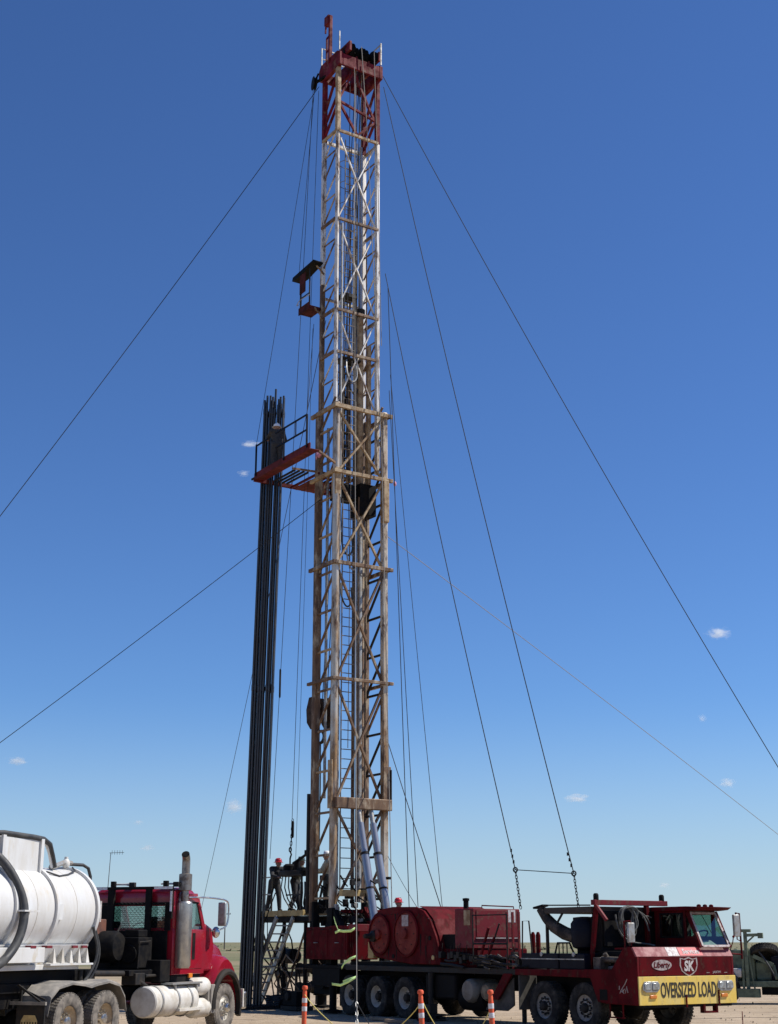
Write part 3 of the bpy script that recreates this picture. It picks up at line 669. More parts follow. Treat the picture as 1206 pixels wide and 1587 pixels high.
# drawworks -----------------------------------------------------------
dwp = [(-11.45, 2.30), (-11.36, 2.55), (-11.1, 2.76), (-10.7, 2.90), (-10.15, 2.95), (-9.0, 2.93), (-8.62, 2.82), (-8.32, 2.58), (-8.05, 2.15), (-7.86, 1.68), (-7.80, 1.42), (-9.2, 1.42), (-10.2, 1.50), (-11.05, 1.60), (-11.36, 1.85)]
dw = P_('drawworks', MB().prism(dwp, -1.34, -1.26), M_RIG, bevel=0.02)
MB().prism([(x * 1.0, z - .02) if z > 1.6 else (x, z) for x, z in dwp], -1.255, 1.1).build('drum_cover', M_RIG, dw, bevel=0.03)
cov = MB(); arc = [(-9.0, 2.94), (-8.62, 2.835), (-8.31, 2.595), (-8.04, 2.16), (-7.9, 1.8)]
for i in range(4):
    a, b = arc[i], arc[i + 1]; cov.add([(a[0], -1.22, a[1] + .012), (b[0], -1.22, b[1] + .012), (b[0], .9, b[1] + .012), (a[0], .9, a[1] + .012)], [(0, 1, 2, 3)])
cov.build('cover_sheet', M_RIG, dw)
for (x, z, r, d) in ((-10.78, 2.20, .50, .06), (-9.42, 2.22, .56, .05)):
    MB().lathe([(r + .06, 0), (r + .06, d), (r, d + .012), (r, d * .4)], (x, -1.34, z), (0, -1, 0), 36, cap=False).build('brake_rim', M_RIG, dw)
    MB().lathe([(r, 0), (r, .03), (r * .5, .05), (.14, .055), (.13, .12), (.06, .13), (.001, .13)], (x, -1.345, z), (0, -1, 0), 36, cap=False).build('brake_disc', mat('disc_red', (0.19, 0.022, 0.014), 0.5, spec=0.15, col2=(0.14, 0.02, 0.018), amt=0.4, scale=4), dw)
    bl = MB()
    for k in range(8):
        t = k * math.pi / 4; bl.tube((x + .72 * r * math.cos(t), -1.36, z + .72 * r * math.sin(t)), (x + .72 * r * math.cos(t), -1.40, z + .72 * r * math.sin(t)), .02, n=6)
    bl.build('bolts', M_BLACKM, dw)
MB().lathe([(.16, 0), (.16, .1), (.08, .14), (.06, .36), (.001, .36)], (-11.0, -1.38, 2.16), (0, -1, 0), 18, cap=False).build('drum_shaft', M_BLACKM, dw)
MB().box((-9.58, -1.408, 2.42), (-9.26, -1.40, 2.72)).build('notice', M_DECG, dw)
for x, z in ((-8.3, 2.1), (-8.15, 1.6), (-11.1, 2.6), (-10.1, 1.62)): MB().tube((x, -1.34, z), (x, -1.36, z), .06, n=14).build('inspection_cap', M_BLACK if z != 1.6 else M_YELB, dw)
gr2 = random.Random(8)
for k in range(22):
    t = k / 21; x = -11.25 + 3.2 * t; z = 2.78 - .1 * abs(t - .5) - (.75 * max(0, t - .75) * 4 * .25 if t > .75 else 0)
    MB().tube((x, -1.34, z - .02 - (.25 if t < .08 else 0)), (x, -1.357, z - .02 - (.25 if t < .08 else 0)), .016, n=6).build('bolt', M_BLACKM, dw)
for x, z0, L in ((-10.35, 1.9, .3), (-9.95, 2.0, .42), (-8.75, 2.2, .5), (-8.5, 1.9, .3), (-10.0, 2.75, .25)):
    MB().prism([(x - .03, z0), (x + .035, z0 + .01), (x + .02, z0 - L), (x, z0 - L * 1.15)], -1.3445, -1.341).build('grease_streak', M_BLACK, dw)
P_('yellow_guard', MB().box((-11.75, -1.15, 1.55), (-11.45, -.75, 2.0)), M_YELB, bevel=0.01)
P_('under_deck', MB().box((-12.6, -1.2, 1.36), (-7.7, 1.2, 1.46)), M_BLACK)

# rear tool boxes and mast foot ---------------------------------------
tb = P_('tool_box', MB().box((-13.50, -1.42, 1.50), (-12.46, -.35, 2.46)), M_RIG, bevel=0.015)
MB().box((-13.42, -1.432, 1.58), (-12.54, -1.424, 2.38)).build('box_door', M_RIG, tb, bevel=0.004)
tb = P_('tool_box', MB().box((-14.95, -1.38, 1.50), (-13.56, -.35, 2.44)), M_RIG, bevel=0.015)
MB().box((-14.86, -1.392, 1.58), (-13.64, -1.384, 2.36)).build('box_door', M_RIG, tb, bevel=0.004)
for x in (-13.0, -14.25):
    P_('box_handle', MB().path([(x - .08, -1.43, 1.98), (x - .08, -1.47, 1.98), (x + .08, -1.47, 1.98), (x + .08, -1.43, 1.98)], .012, 6), M_GALV)
    for dx in (-.38, .38): P_('box_hinge', MB().tube((x + dx - .06, -1.44, 2.36), (x + dx + .06, -1.44, 2.36), .014, n=6), M_BLACKM)
P_('valve_rack', MB().box((-12.42, -1.4, 2.3), (-11.9, -.9, 2.5)), M_RIGL, bevel=0.01)
for k in range(5): P_('valve_rod', MB().tube((-12.36 + .1 * k, -1.36, 1.5), (-12.36 + .1 * k, -1.36, 2.3), .02, n=6), M_RIG)
P_('rear_outrigger', MB().tube((-13.6, -1.2, .1), (-13.6, -1.2, 1.24), .11).lathe([(.3, 0), (.3, .05), (.12, .1)], (-13.6, -1.2, 0), n=18).box((-14.6, -1.35, .75), (-13.0, -.7, 1.24)), M_BLACK)
P_('rear_outrigger', MB().tube((-14.5, 1.2, .1), (-14.5, 1.2, 1.24), .11).lathe([(.3, 0), (.3, .05), (.12, .1)], (-14.5, 1.2, 0), n=18), M_BLACK)
P_('winch', MB().lathe([(.32, 0), (.32, .04), (.2, .05), (.2, .7), (.32, .71), (.32, .75)], (-14.3, -1.25, .95), (0, 1, 0), 20).box((-14.9, -1.1, .5), (-13.9, -.4, .7)), M_BLACK)
A = MB()
for s_ in (-.95, .95):
    A.bar((-14.1, s_, 1.34), (-14.1, s_, 3.0), .24, .3); A.bar((-15.2, s_, 1.34), (-15.2, s_, 3.2), .22, .22)
    A.bar((-12.7, s_, 1.36), (-14.0, s_, 2.95), .16, .16); A.bar((-15.2, s_, 1.4), (-14.1, s_, 2.9), .10, .10)
P_('mast_foot', A, M_BLACK, bevel=0.012)
P_('a_frame', MB().bar((-13.75, .0, 3.0), (-13.0, -.05, 1.9), .12).bar((-13.75, -.85, 2.9), (-13.75, .9, 2.9), .10).bar((-13.75, -.7, 2.2), (-13.75, -.3, 2.85), .08), M_RIG, bevel=0.01)
P_('yellow_beam', MB().box((-13.78, -.92, 3.34), (-13.60, .16, 3.53)), M_YELB, bevel=0.01)
mc = random.Random(9)
for k in range(84):
    x = -15.5 + 2.0 * mc.random(); y = -1.0 + 1.7 * mc.random(); z = 2.40 + 1.5 * mc.random() ** 1.4
    a = mc.random() * 3; L = .15 + .45 * mc.random()
    if k % 2: P_('hydraulic_hose', MB().path([(x, y, z), (x + L * .4, y - .1, z + .12), (x + L, y, z - .1 * mc.random())], .022, 6), M_BLACK)
    else: P_('valve_block', MB().box((x, y, z), (x + .1 + .15 * mc.random(), y + .12, z + .08 + .12 * mc.random())), [M_BLACKM, M_BLACK, M_GALV][k % 3 if k % 4 else 1], bevel=0.01)

# ------------------------------------------------------------------ mast
def lean(z): return -0.12 * (z - 3) / 30
LF, LB, LY = -14.12, -15.28, .95
UF, UB, UY = -14.40, -15.36, .85
def MP(x, y, z): return (x + lean(z), y, z)
def sub(name, mb, m, parent, bevel=0.0): return mb.build(name, m, parent, bevel=bevel)

lo = P_('lower_mast', MB().box((LF - .14 + lean(17), -LY - .10, 16.3), (LF + .12 + lean(17), -LY + .12, 17.25)).box((LF - .10, LY - .12, 15.6), (LF + .14, LY + .10, 17.1)), M_TAN, bevel=0.02, label='tan gusset plates on the lower mast legs')
def leg(par, x, y, z0, z1, w, m, rnd_=False):
    a, b = MP(x, y, z0), MP(x, y, z1)
    sub('leg', MB().tube(a, b, w / 2, n=14) if rnd_ else MB().bar(a, b, w, w, up=(0, 1, 0)), m, par, 0 if rnd_ else .03)
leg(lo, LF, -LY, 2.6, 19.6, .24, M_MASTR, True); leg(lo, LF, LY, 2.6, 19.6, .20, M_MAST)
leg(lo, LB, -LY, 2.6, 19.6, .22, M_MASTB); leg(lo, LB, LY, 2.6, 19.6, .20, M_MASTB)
def girt(par, p, q, w, h, m): sub('girt', MB().bar(p, q, w, h), m, par, .008)
for z, w in ((10.1, .10), (13.95, .12), (17.1, .12), (19.45, .14)):
    girt(lo, MP(LF + .14, -LY - .12, z), MP(LF + .14, LY + .26, z), .10, w, M_MASTB if z < 17 else M_TAN)
    girt(lo, MP(LF + .2, -LY - .13, z), MP(LB - .32, -LY - .13, z), .10, w, M_MASTB if z < 17 else M_TAN)
    girt(lo, MP(LF + .2, LY + .13, z), MP(LB - .2, LY + .13, z), .10, w, M_MASTB)
# heavy cross beam that takes the raising rams
sub('ram_beam', MB().box((LF + .06, -LY - .06, 6.0), (LF + .28, LY + .12, 6.34)), M_MASTB, lo, .02)
sub('guard_plate', MB().box((LF - .12, -LY - .16, 6.0), (LF + .13, -LY - .12, 7.5)), M_TAN, lo, .01)
sub('guard_plate', MB().box((LF - .2, LY + .12, 6.0), (LF + .2, LY + .16, 7.3)), M_BLACKM, lo, .01)
sub('guard_plate', MB().box((LF + .10, LY - .12, 6.35), (LF + .14, LY + .16, 7.4)), M_MASTB, lo, .01)
lv = [3.1, 6.2, 10.1, 13.95, 17.1, 19.45]
def brace(par, p, q, w, m): sub('brace', MB().bar(p, q, w, w * .8), m, par, .006)
for i in range(len(lv) - 1):
    a, b = lv[i] + .08, lv[i + 1] - .08
    m = M_TAN if lv[i] > 13 else M_MASTB
    brace(lo, MP(LF + .03, -LY + .08, a), MP(LF + .03, LY - .06, b), .085, m)
    brace(lo, MP(LF - .05, -LY + .08, b), MP(LF - .05, LY - .06, a), .085, m)
z = 3.3; i = 0
while z < 19.0:
    h = 1.30 if z < 17 else 1.15
    for y, m in ((-LY, M_MASTB), (LY, M_BLACKM)):
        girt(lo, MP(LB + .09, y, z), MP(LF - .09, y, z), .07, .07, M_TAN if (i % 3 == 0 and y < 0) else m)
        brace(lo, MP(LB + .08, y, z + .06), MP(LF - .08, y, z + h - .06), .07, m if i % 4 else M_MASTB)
    z += h; i += 1
up = P_('upper_mast', MB().bar(MP(UB, -UY, 30.35), MP(UB, UY, 30.35), .10).bar(MP(UB, -UY, 24), MP(UB, UY, 24), .08), M_MASTU)
leg(up, UF, -UY, 17.4, 30.3, .15, M_MASTU, True); leg(up, UF, UY, 17.4, 30.3, .15, M_MASTU)
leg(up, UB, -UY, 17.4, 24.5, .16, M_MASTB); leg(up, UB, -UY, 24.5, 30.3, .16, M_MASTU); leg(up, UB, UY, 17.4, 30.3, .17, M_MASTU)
for z in (21.6, 23.2, 26.75, 30.32):
    m = M_TAN if z > 30 else M_MASTB
    girt(up, MP(UF + .06, -UY, z), MP(UF + .06, UY, z), .08, .10, m)
    girt(up, MP(UF, -UY - .07, z), MP(UB, -UY - .07, z), .08, .10, m)
    girt(up, MP(UF, UY + .07, z), MP(UB, UY + .07, z), .08, .10, m)
ul = [19.6, 23.2, 26.75, 30.3]
for i in range(3):
    a, b = ul[i] + .08, ul[i + 1] - .08; c = (a + b) / 2
    brace(up, MP(UF, -UY + .05, a), MP(UF, -.05, c), .06, M_MASTU); brace(up, MP(UF, -.05, c), MP(UF, -UY + .05, b), .06, M_MASTU)
    brace(up, MP(UF - .05, UY - .05, a), MP(UF - .05, .02, c), .06, M_MASTU); brace(up, MP(UF - .05, .02, c), MP(UF - .05, UY - .05, b), .06, M_MASTU)
z = 19.7; i = 0
while z < 29.8:
    h = 0.9
    for y, m in ((-UY, M_MASTB), (UY, M_MASTB)):
        brace(up, MP(UB + .06, y, z + .04), MP(UF - .06, y, z + h - .04), .05, M_MASTU if i % 2 else m)
        if i % 2 == 0: girt(up, MP(UB + .06, y, z + h), MP(UF - .06, y, z + h), .045, .045, m)
    z += h; i += 1

# red crown section
cr = P_('crown', MB().prism([(UF + .12, 33), (UF + .12, 33.55), (UF - .08, 33.67), (UB - .3, 33.67), (UB - .45, 33.45), (UB - .45, 33.05), (UB, 32.9)], -UY - .10, -UY + .05).prism([(UF + .12, 33), (UF + .12, 33.55), (UF - .08, 33.67), (UB - .3, 33.67), (UB - .45, 33.45), (UB - .45, 33.05), (UB, 32.9)], UY - .05, UY + .10).box((UF + .04, -UY + .05, 33), (UF + .12, UY - .05, 33.5)).box((UB - .42, -UY + .05, 33.05), (UB - .34, UY - .05, 33.45)).box((UB - .3, -.2, 33.05), (UF + .03, -.1, 33.65)).box((UB - .3, .35, 33.05), (UF + .03, .45, 33.65)), M_CROWN, bevel=0.02, label='red crown block frame at the mast head')
for x, y in ((UF, -UY), (UF, UY), (UB, -UY), (UB, UY)): sub('crown_leg', MB().bar(MP(x, y, 30.3), MP(x, y, 33.05), .16, up=(0, 1, 0)), M_TAN if (x == UF and y < 0) else M_CROWN, cr, .015)
for p, q in (((UF, -UY, 31.6), (UF, -.2, 33.05)), ((UF, -.2, 33.05), (UF, UY, 31.0)), ((UF, -UY, 31.6), (UF, UY, 31.25)), ((UF, -UY, 31.6), (UF, -.02, 30.4)), ((UF, UY, 31.3), (UF, -.02, 30.4)),
             ((UB, -UY, 30.5), (UF, -UY, 31.5)), ((UB, -UY, 31.5), (UF, -UY, 32.95)), ((UB, UY, 30.5), (UF, UY, 31.5)), ((UB, UY, 31.5), (UF, UY, 32.95)), ((UB, -UY, 31.0), (UF, -UY, 31.9)), ((UB, UY, 31.0), (UF, UY, 31.9))):
    sub('crown_brace', MB().bar(MP(*p), MP(*q), .08), M_CROWN, cr)
for i, y in enumerate((-.40, -.24, -.08, .10, .26, .42, .58)):
    xx = UF + .12 - .05 * (i % 2)
    sub('sheave', MB().lathe([(.07, -.06), (.30, -.06), (.33, -.05), (.26, -.015), (.26, .015), (.33, .05), (.30, .06), (.07, .06)], (xx - .18 - .13 * (i % 3), y, 33.80 + .04 * (i % 3)), (0, 1, 0), 24), M_BLACK, cr)
sub('sheave_shaft', MB().tube((UF - .2, -.6, 33.9), (UF - .2, .75, 33.9), .07), M_BLACKM, cr)
sub('sheave_guard', MB().box((UF - .7, -.6, 33.65), (UF + .25, -.5, 34.05)), M_CROWN, cr, .01); sub('sheave_guard', MB().box((UF - .7, .68, 33.65), (UF + .25, .76, 34.05)), M_CROWN, cr, .01)
for x in (UF + .04, UB - .3):
    sub('crown_rail_post', MB().bar((x, UY + .06, 33.65), (x, UY + .06, 34.6), .05), M_GALV, cr); sub('crown_rail_post', MB().bar((x, -UY - .06, 33.65), (x, -UY - .06, 34.45), .04), M_GALV, cr)
for z in (34.1, 34.55):
    sub('crown_rail', MB().bar((UF + .04, UY + .06, z), (UB - .3, UY + .06, z), .035), M_GALV, cr); sub('crown_rail', MB().bar((UB - .3, -UY, z - .1), (UB - .3, UY, z - .1), .035), M_GALV, cr)
kr = random.Random(31)
for k in range(16):
    x, y, z = UF - .9 * kr.random(), -.7 + 1.4 * kr.random(), 33.55 + .28 * kr.random()
    if k % 2: sub('crown_fitting', MB().box((x, y, z), (x + .10 + .1 * kr.random(), y + .06, z + .12 + .12 * kr.random())), M_BLACK if k % 3 else M_CROWN, cr)
    else: sub('crown_cable', MB().path(smooth([(x, y, z), (x + .12, y + .1, z + .18), (x + .2, y + .22, z - .05)], 1), .016, 5), M_BLACK, cr)
sub('gin_pole', MB().bar((UB + .35, -UY - .08, 33.45), (UB + .35, -UY - .08, 35.5), .13, .10), M_CROWN, cr, .012)
sub('gin_pole_head', MB().lathe([(.16, -.05), (.18, -.04), (.13, 0), (.18, .04), (.16, .05)], (UB + .2, -UY - .1, 35.35), (0, 1, 0), 16).bar((UB + .05, -UY - .1, 35.3), (UB + .02, -UY - .1, 34.9), .05).box((UB + .05, -UY - .18, 35.17), (UB + .35, -UY - .02, 35.53)), M_CROWN, cr)
sub('gin_pole_stay', MB().bar((UB + .1, -UY - .08, 33.5), (UB + .1, -UY - .08, 34.65), .06).bar((UB + .1, -UY - .08, 34.65), (UB + .35, -UY - .08, 34.67), .05).bar((UB + .1, -UY - .08, 34.05), (UB + .35, -UY - .08, 34.07), .05), M_CROWN, cr)
sub('cat_head_sheave', MB().lathe([(.08, -.07), (.25, -.07), (.27, -.05), (.2, 0), (.27, .05), (.25, .07), (.08, .07)], (UB - .42, -UY - .3, 32.9), (.3, 1, 0), 22).bar((UB - .42, -UY - .3, 32.9), (UB + .1, -UY - .05, 33.05), .08).bar((UB - .3, -UY - .2, 33.3), (UB - .42, -UY - .3, 32.9), .05), M_BLACK, cr)

# telescoping ram, standpipes and ladder inside the mast
rm = P_('telescoping_ram', MB().tube(MP(-14.75, .36, 23.4), MP(-14.75, .36, 30.2), .055, n=14), M_RAM)
sub('ram_barrel', MB().tube(MP(-14.75, .36, 16.8), MP(-14.75, .36, 23.4), .12, n=18), M_TAN, rm)
sub('ram_barrel', MB().tube(MP(-14.75, .36, 3.2), MP(-14.75, .36, 16.8), .105, n=18), M_GALV, rm)
sub('ram_collar', MB().tube(MP(-14.75, .36, 23.3), MP(-14.75, .36, 23.6), .17, n=18), M_BLACKM, rm); sub('ram_collar', MB().tube(MP(-14.75, .36, 16.6), MP(-14.75, .36, 16.9), .16, n=18), M_BLACKM, rm)
P_('standpipe', MB().tube(MP(-14.9, .56, 3.2), MP(-14.9, .56, 19.0), .085, n=14), M_MASTB)
P_('standpipe', MB().tube(MP(-15.0, .30, 3.2), MP(-15.0, .30, 26.6), .06, n=12), M_MASTB)
P_('standpipe', MB().tube(MP(-14.35, -.66, 3.2), MP(-14.35, -.66, 26.6), .04, n=10), M_GALV)
P_('standpipe', MB().tube(MP(-15.1, -.7, 6.4), MP(-15.1, -.7, 19.0), .05, n=10), M_GALV)
for k, (x, y, z0, z1, r_, m) in enumerate(((-14.85, -.62, 6.4, 29.5, .03, M_MASTB), (-15.05, .52, 6.4, 29.8, .035, M_BLACKM), (-14.7, .58, 7.0, 26.0, .025, M_MASTB), (-15.15, -.35, 6.4, 20.0, .035, M_BLACKM), (-14.95, .0, 19.5, 30.0, .03, M_MASTB))):
    P_('service_line', MB().path([MP(x, y, z0), MP(x + .03, y + .03, (z0 + z1) / 2), MP(x, y, z1)], r_, 8), m)
P_('guide_rail', MB().bar(MP(-14.9, -.3, 17.3), MP(-14.9, -.3, 21.6), .16, .12).bar(MP(-15.0, .36, 17.3), MP(-15.0, .36, 21.7), .14, .12), M_MASTB, bevel=.01)
for x, y, z0, z1, w, m in ((-14.6, .62, 16.9, 22.2, .17, M_TAN), (-15.12, .12, 17.2, 21.6, .15, M_MASTB), (-15.1, -.08, 17.4, 21.4, .09, M_BLACK), (-14.9, -.52, 17.2, 20.6, .08, M_MASTB), (-14.5, .18, 6.5, 16.5, .05, M_MASTB), (-15.05, .75, 6.4, 16.0, .07, M_BLACKM)):
    P_('guide_channel', MB().bar(MP(x, y, z0), MP(x, y, z1), w, w * .7, up=(0, 1, 0)), m, bevel=.008)
for k in range(9): P_('crossover_bar', MB().bar(MP(-15.1, -.30, 17.6 + .45 * k), MP(-15.1, .15, 17.6 + .45 * k), .06), M_BLACK)
for k, (x, y, z) in enumerate(((-14.7, -.2, 14.7), (-14.6, -.05, 14.2), (-14.8, .05, 20.6), (-14.5, -.2, 20.9), (-14.55, -.3, 12.9))):
    P_('hose_loop', MB().path(smooth([(x, y - .2, z + .5), (x + .1, y - .25, z), (x + .05, y, z - .35), (x, y + .25, z - .1), (x, y + .2, z + .4)]), .03, 6), M_GALV if k % 2 else M_HOSE)
P_('equipment_box', MB().box((-15.2, .2, 15.9), (-14.5, .85, 17.0)), M_BLACK, bevel=.02)
P_('equipment_box', MB().box((-15.2, -.6, 16.4), (-14.6, .15, 16.9)), M_BLACK, bevel=.02)
P_('ladder_landing', MB().box((-15.1, -.55, 21.45), (-14.5, .2, 21.52)).box((-15.1, -.5, 23.9), (-14.6, .1, 24.0)), M_BLACKM)
M_LAD = mat('ladder_paint', (0.20, 0.185, 0.16), 0.7, col2=(0.12, 0.09, 0.07), amt=0.4, scale=3)
ld = P_('ladder', MB().tube(MP(-14.6, -.40, 3.4), MP(-14.6, -.40, 30.2), .024, n=6).tube(MP(-14.6, .10, 3.4), MP(-14.6, .10, 30.2), .024, n=6), M_LAD)
rung = MB().tube((0, -.25, 0), (0, .25, 0), .016, n=6).mesh('rung', M_LAD)
for k in range(86):
    z = 3.6 + k * .31
    put('rung', rung, ld, loc=MP(-14.6, -.15, z))
# ladder safety cage on the upper half: thin hoops and verticals
c_ = MB()
for k in range(12):
    z = 20.0 + k * .85
    c_.path([MP(-14.6, -.42, z), MP(-14.8, -.50, z), MP(-15.05, -.40, z), MP(-15.1, -.15, z), MP(-15.05, .10, z), MP(-14.8, .20, z), MP(-14.6, .12, z)], .012, 5)
for x, y in ((-14.85, -.48), (-15.08, -.30), (-15.08, .0), (-14.85, .18)): c_.tube(MP(x, y, 20.0), MP(x, y, 29.4), .010, n=5)
P_('ladder_cage', c_, M_LAD)
# drilling line strung in the mast
for i, (x, y) in enumerate(((-14.45, -.15), (-14.55, .10), (-14.7, .28), (-14.5, -.35), (-14.62, .0))):
    P_('drilling_line', MB().path([(x, y, 33.8), (x - .1, y * .9, 22), (x - .25, y * .6 + .05 * i, 8 + 2 * i)], .014, 5), M_CABLE if i % 2 else M_CABLEL)
P_('drilling_line', MB().path([(UF + .20, -.05, 34.0), (UF + .22, .22, 30.3), (UF + .26, .50, 24.5), (UF + .5, .68, 18), (-13.0, .5, 3.0)], .016, 6), M_CABLEL)
P_('drilling_line', MB().path([(UF + .34, .42, 33.85), (UF + .40, .58, 28), (UF + .44, .70, 22)], .014, 6), M_CABLEL)

# raising rams
for y, yb in ((-.12, -.14), (.34, .36)):
    a = Vector((-14.02, y, 6.15)); b = Vector((-12.95, yb, 2.5)); d = b - a
    r_ = P_('raising_ram', MB().tube(a + d * .42, b, .13, n=22), M_RAM)
    sub('ram_stage', MB().tube(a + d * .16, a + d * .42, .105, n=20), M_RAM, r_)
    sub('ram_stage', MB().tube(a, a + d * .16, .075, n=18), M_GALV, r_)
    sub('ram_collar', MB().tube(a + d * .41, a + d * .43, .145, n=22), M_BLACKM, r_); sub('ram_collar', MB().tube(a + d * .70, a + d * .715, .14, n=22), M_BLACKM, r_)

# rod basket high on the back of the mast
rb = P_('rod_basket', MB().box((-16.15, -1.40, 23.50), (-15.40, -.9, 23.60)), mat('basket_red', (0.085, 0.018, 0.018), 0.8, spec=0.15, col2=(0.04, 0.014, 0.013), amt=0.5, scale=4), bevel=.006)
sub('basket_toe_board', MB().box((-16.15, -1.43, 23.45), (-15.40, -1.40, 23.72)), MATS['basket_red'], rb)
for x in (-16.1, -15.45): sub('basket_post', MB().bar((x, -1.38, 23.55), (x, -1.38, 25.05), .04), M_BLACKM, rb)
sub('basket_panel', MB().box((-16.12, -1.42, 24.25), (-15.72, -1.39, 25.0)), MATS['basket_red'], rb, .005)
sub('basket_roof', MB().prism([(-15.15, 25.18), (-15.15, 25.26), (-16.65, 25.16), (-16.70, 25.02), (-16.2, 25.0)], -1.42, -1.02), M_BLACK, rb, .01)
sub('basket_rail', MB().path(smooth([(-16.35, -1.3, 24.0), (-16.3, -1.45, 23.85), (-16.1, -1.42, 24.05), (-15.4, -1.40, 24.0)]), .014, 6), M_GALV, rb)
sub('basket_rail', MB().bar((-16.1, -1.38, 24.1), (-15.45, -1.38, 24.1), .03), M_BLACKM, rb)
sub('basket_strut', MB().bar((-15.42, -1.2, 23.55), (-15.36, -.85, 23.2), .05), M_MASTB, rb); sub('basket_strut', MB().bar((-15.3, -1.2, 25.15), (-15.36, -.85, 24.9), .05), M_MASTB, rb)

# racking board
BZ = 17.35
bd = P_('racking_board', MB().box((-17.15, -2.50, BZ), (-13.30, -2.45, BZ + .24)).box((-17.15, -2.44, BZ + .02), (-13.30, -2.12, BZ + .05)).box((-17.2, -2.5, BZ - .05), (-17.12, .55, BZ + .1)), M_BOARD, bevel=.008, label='red racking board hung off the mast side')
fing = MB().bar((0, 0, 0), (-2.0, 0, 0), .07, .07).mesh('finger', M_BOARD)
for k in range(7): put('finger', fing, bd, loc=(-15.2, -1.02 + .23 * k, BZ - .02))
fing2 = MB().bar((0, 0, 0), (-1.5, 0, 0), .05, .06).mesh('finger', M_BLACKM)
for k in range(4): put('finger', fing2, bd, loc=(-15.4, -1.85 + .17 * k, BZ + .0))
sub('board_plate', MB().box((-17.1, -.95, BZ - .08), (-15.9, -.05, BZ - .05)), M_BOARD, bd)
rl = MB()
for x in (-13.45, -15.0, -17.0): rl.bar((x, -2.52, BZ + .1), (x, -2.52, BZ + 1.25), .05)
rl.bar((-13.45, -2.52, BZ + 1.25), (-15.6, -2.52, BZ + 1.25), .045); rl.bar((-13.45, -2.52, BZ + .72), (-15.6, -2.52, BZ + .72), .045)
rl.bar((-14.2, -2.52, BZ + .72), (-14.2, -2.52, BZ + 1.25), .03); rl.bar((-17.0, -2.52, BZ + 1.2), (-16.2, -2.52, BZ + 1.22), .045)
sub('board_rail', rl, M_NAVY, bd)
sub('board_strut', MB().bar((-13.4, -2.1, BZ + .05), (-14.12, -1.05, BZ + .05), .07).bar((-15.3, -.95, BZ + .05), (-15.3, -2.0, BZ), .06).bar((-15.3, .4, BZ), (-15.3, -.95, BZ + .05), .08), M_MASTB, bd)
sub('pipe_clamp', MB().box((-17.5, -2.43, BZ + .10), (-16.9, -2.38, BZ + .16)), M_BLACK, bd)
sub('windsock_rag', MB().path([(-15.0, -1.05, 18.0), (-15.1, -1.1, 17.9), (-15.25, -1.08, 18.05), (-15.35, -1.05, 17.85)], [.04, .07, .06, .03], 6), mat('pink_rag', (0.7, 0.3, 0.38), 0.8), bd)
P_('pink_marker', MB().ball((-13.95, 1.25, 17.0), (.06, .05, .09)), MATS['pink_rag'])
P_('side_standpipe', MB().tube((-15.5, -1.05, 2.9), (-15.5, -1.05, 6.55), .06, n=10).tube((-15.5, -1.05, 6.5), (-15.28, -.95, 6.5), .04, n=8).tube((-15.5, -1.05, 4.9), (-15.28, -.95, 4.9), .03, n=8).tube((-15.5, -1.05, 3.4), (-15.28, -.95, 3.4), .03, n=8), M_BLACKM)

# ------------------------------------------------------------------ travelling block
M_BLKB = mat('block_brown', (0.085, 0.05, 0.032), 0.6, spec=0.2, col2=(0.04, 0.026, 0.02), amt=0.5, scale=4)
tbk = thing('travelling_block', 'brown travelling block hanging behind the lower mast on its drilling line', 'pulley block', W(-16.75, .08, 9.45), RIG_A)
tbk.scale = (1.25, 1.25, 1.0)
MB().prism([(-.32, -.35), (-.36, .1), (-.22, .5), (.22, .5), (.36, .1), (.32, -.35), (.12, -.6), (-.12, -.6)], -.26, -.20).prism([(-.32, -.35), (-.36, .1), (-.22, .5), (.22, .5), (.36, .1), (.32, -.35), (.12, -.6), (-.12, -.6)], .20, .26).build('side_plate', M_BLKB, tbk, bevel=.02)
for y in (-.12, 0, .12): MB().lathe([(.06, -.05), (.36, -.05), (.40, -.04), (.33, 0), (.40, .04), (.36, .05), (.06, .05)], (0, y, .05), (0, 1, 0), 24).build('sheave', M_BLKB, tbk)
MB().torus((0, 0, -.85), (0, 1, 0), .2, .05, 18, 8).build('hook', M_BLACKM, tbk)
for y in (-.12, 0, .12, .2): MB().tube((.3 - .2 * abs(y), y, .1), (1.6 - .2 * abs(y), y + .1, 23.7), .013, n=5).build('line_part', M_CABLE, tbk)
MB().path([(0, 0, -1.0), (0.02, 0, -2.5), (0, 0, -4.6)], .02, 5).build('pickup_line', M_CABLE, tbk)

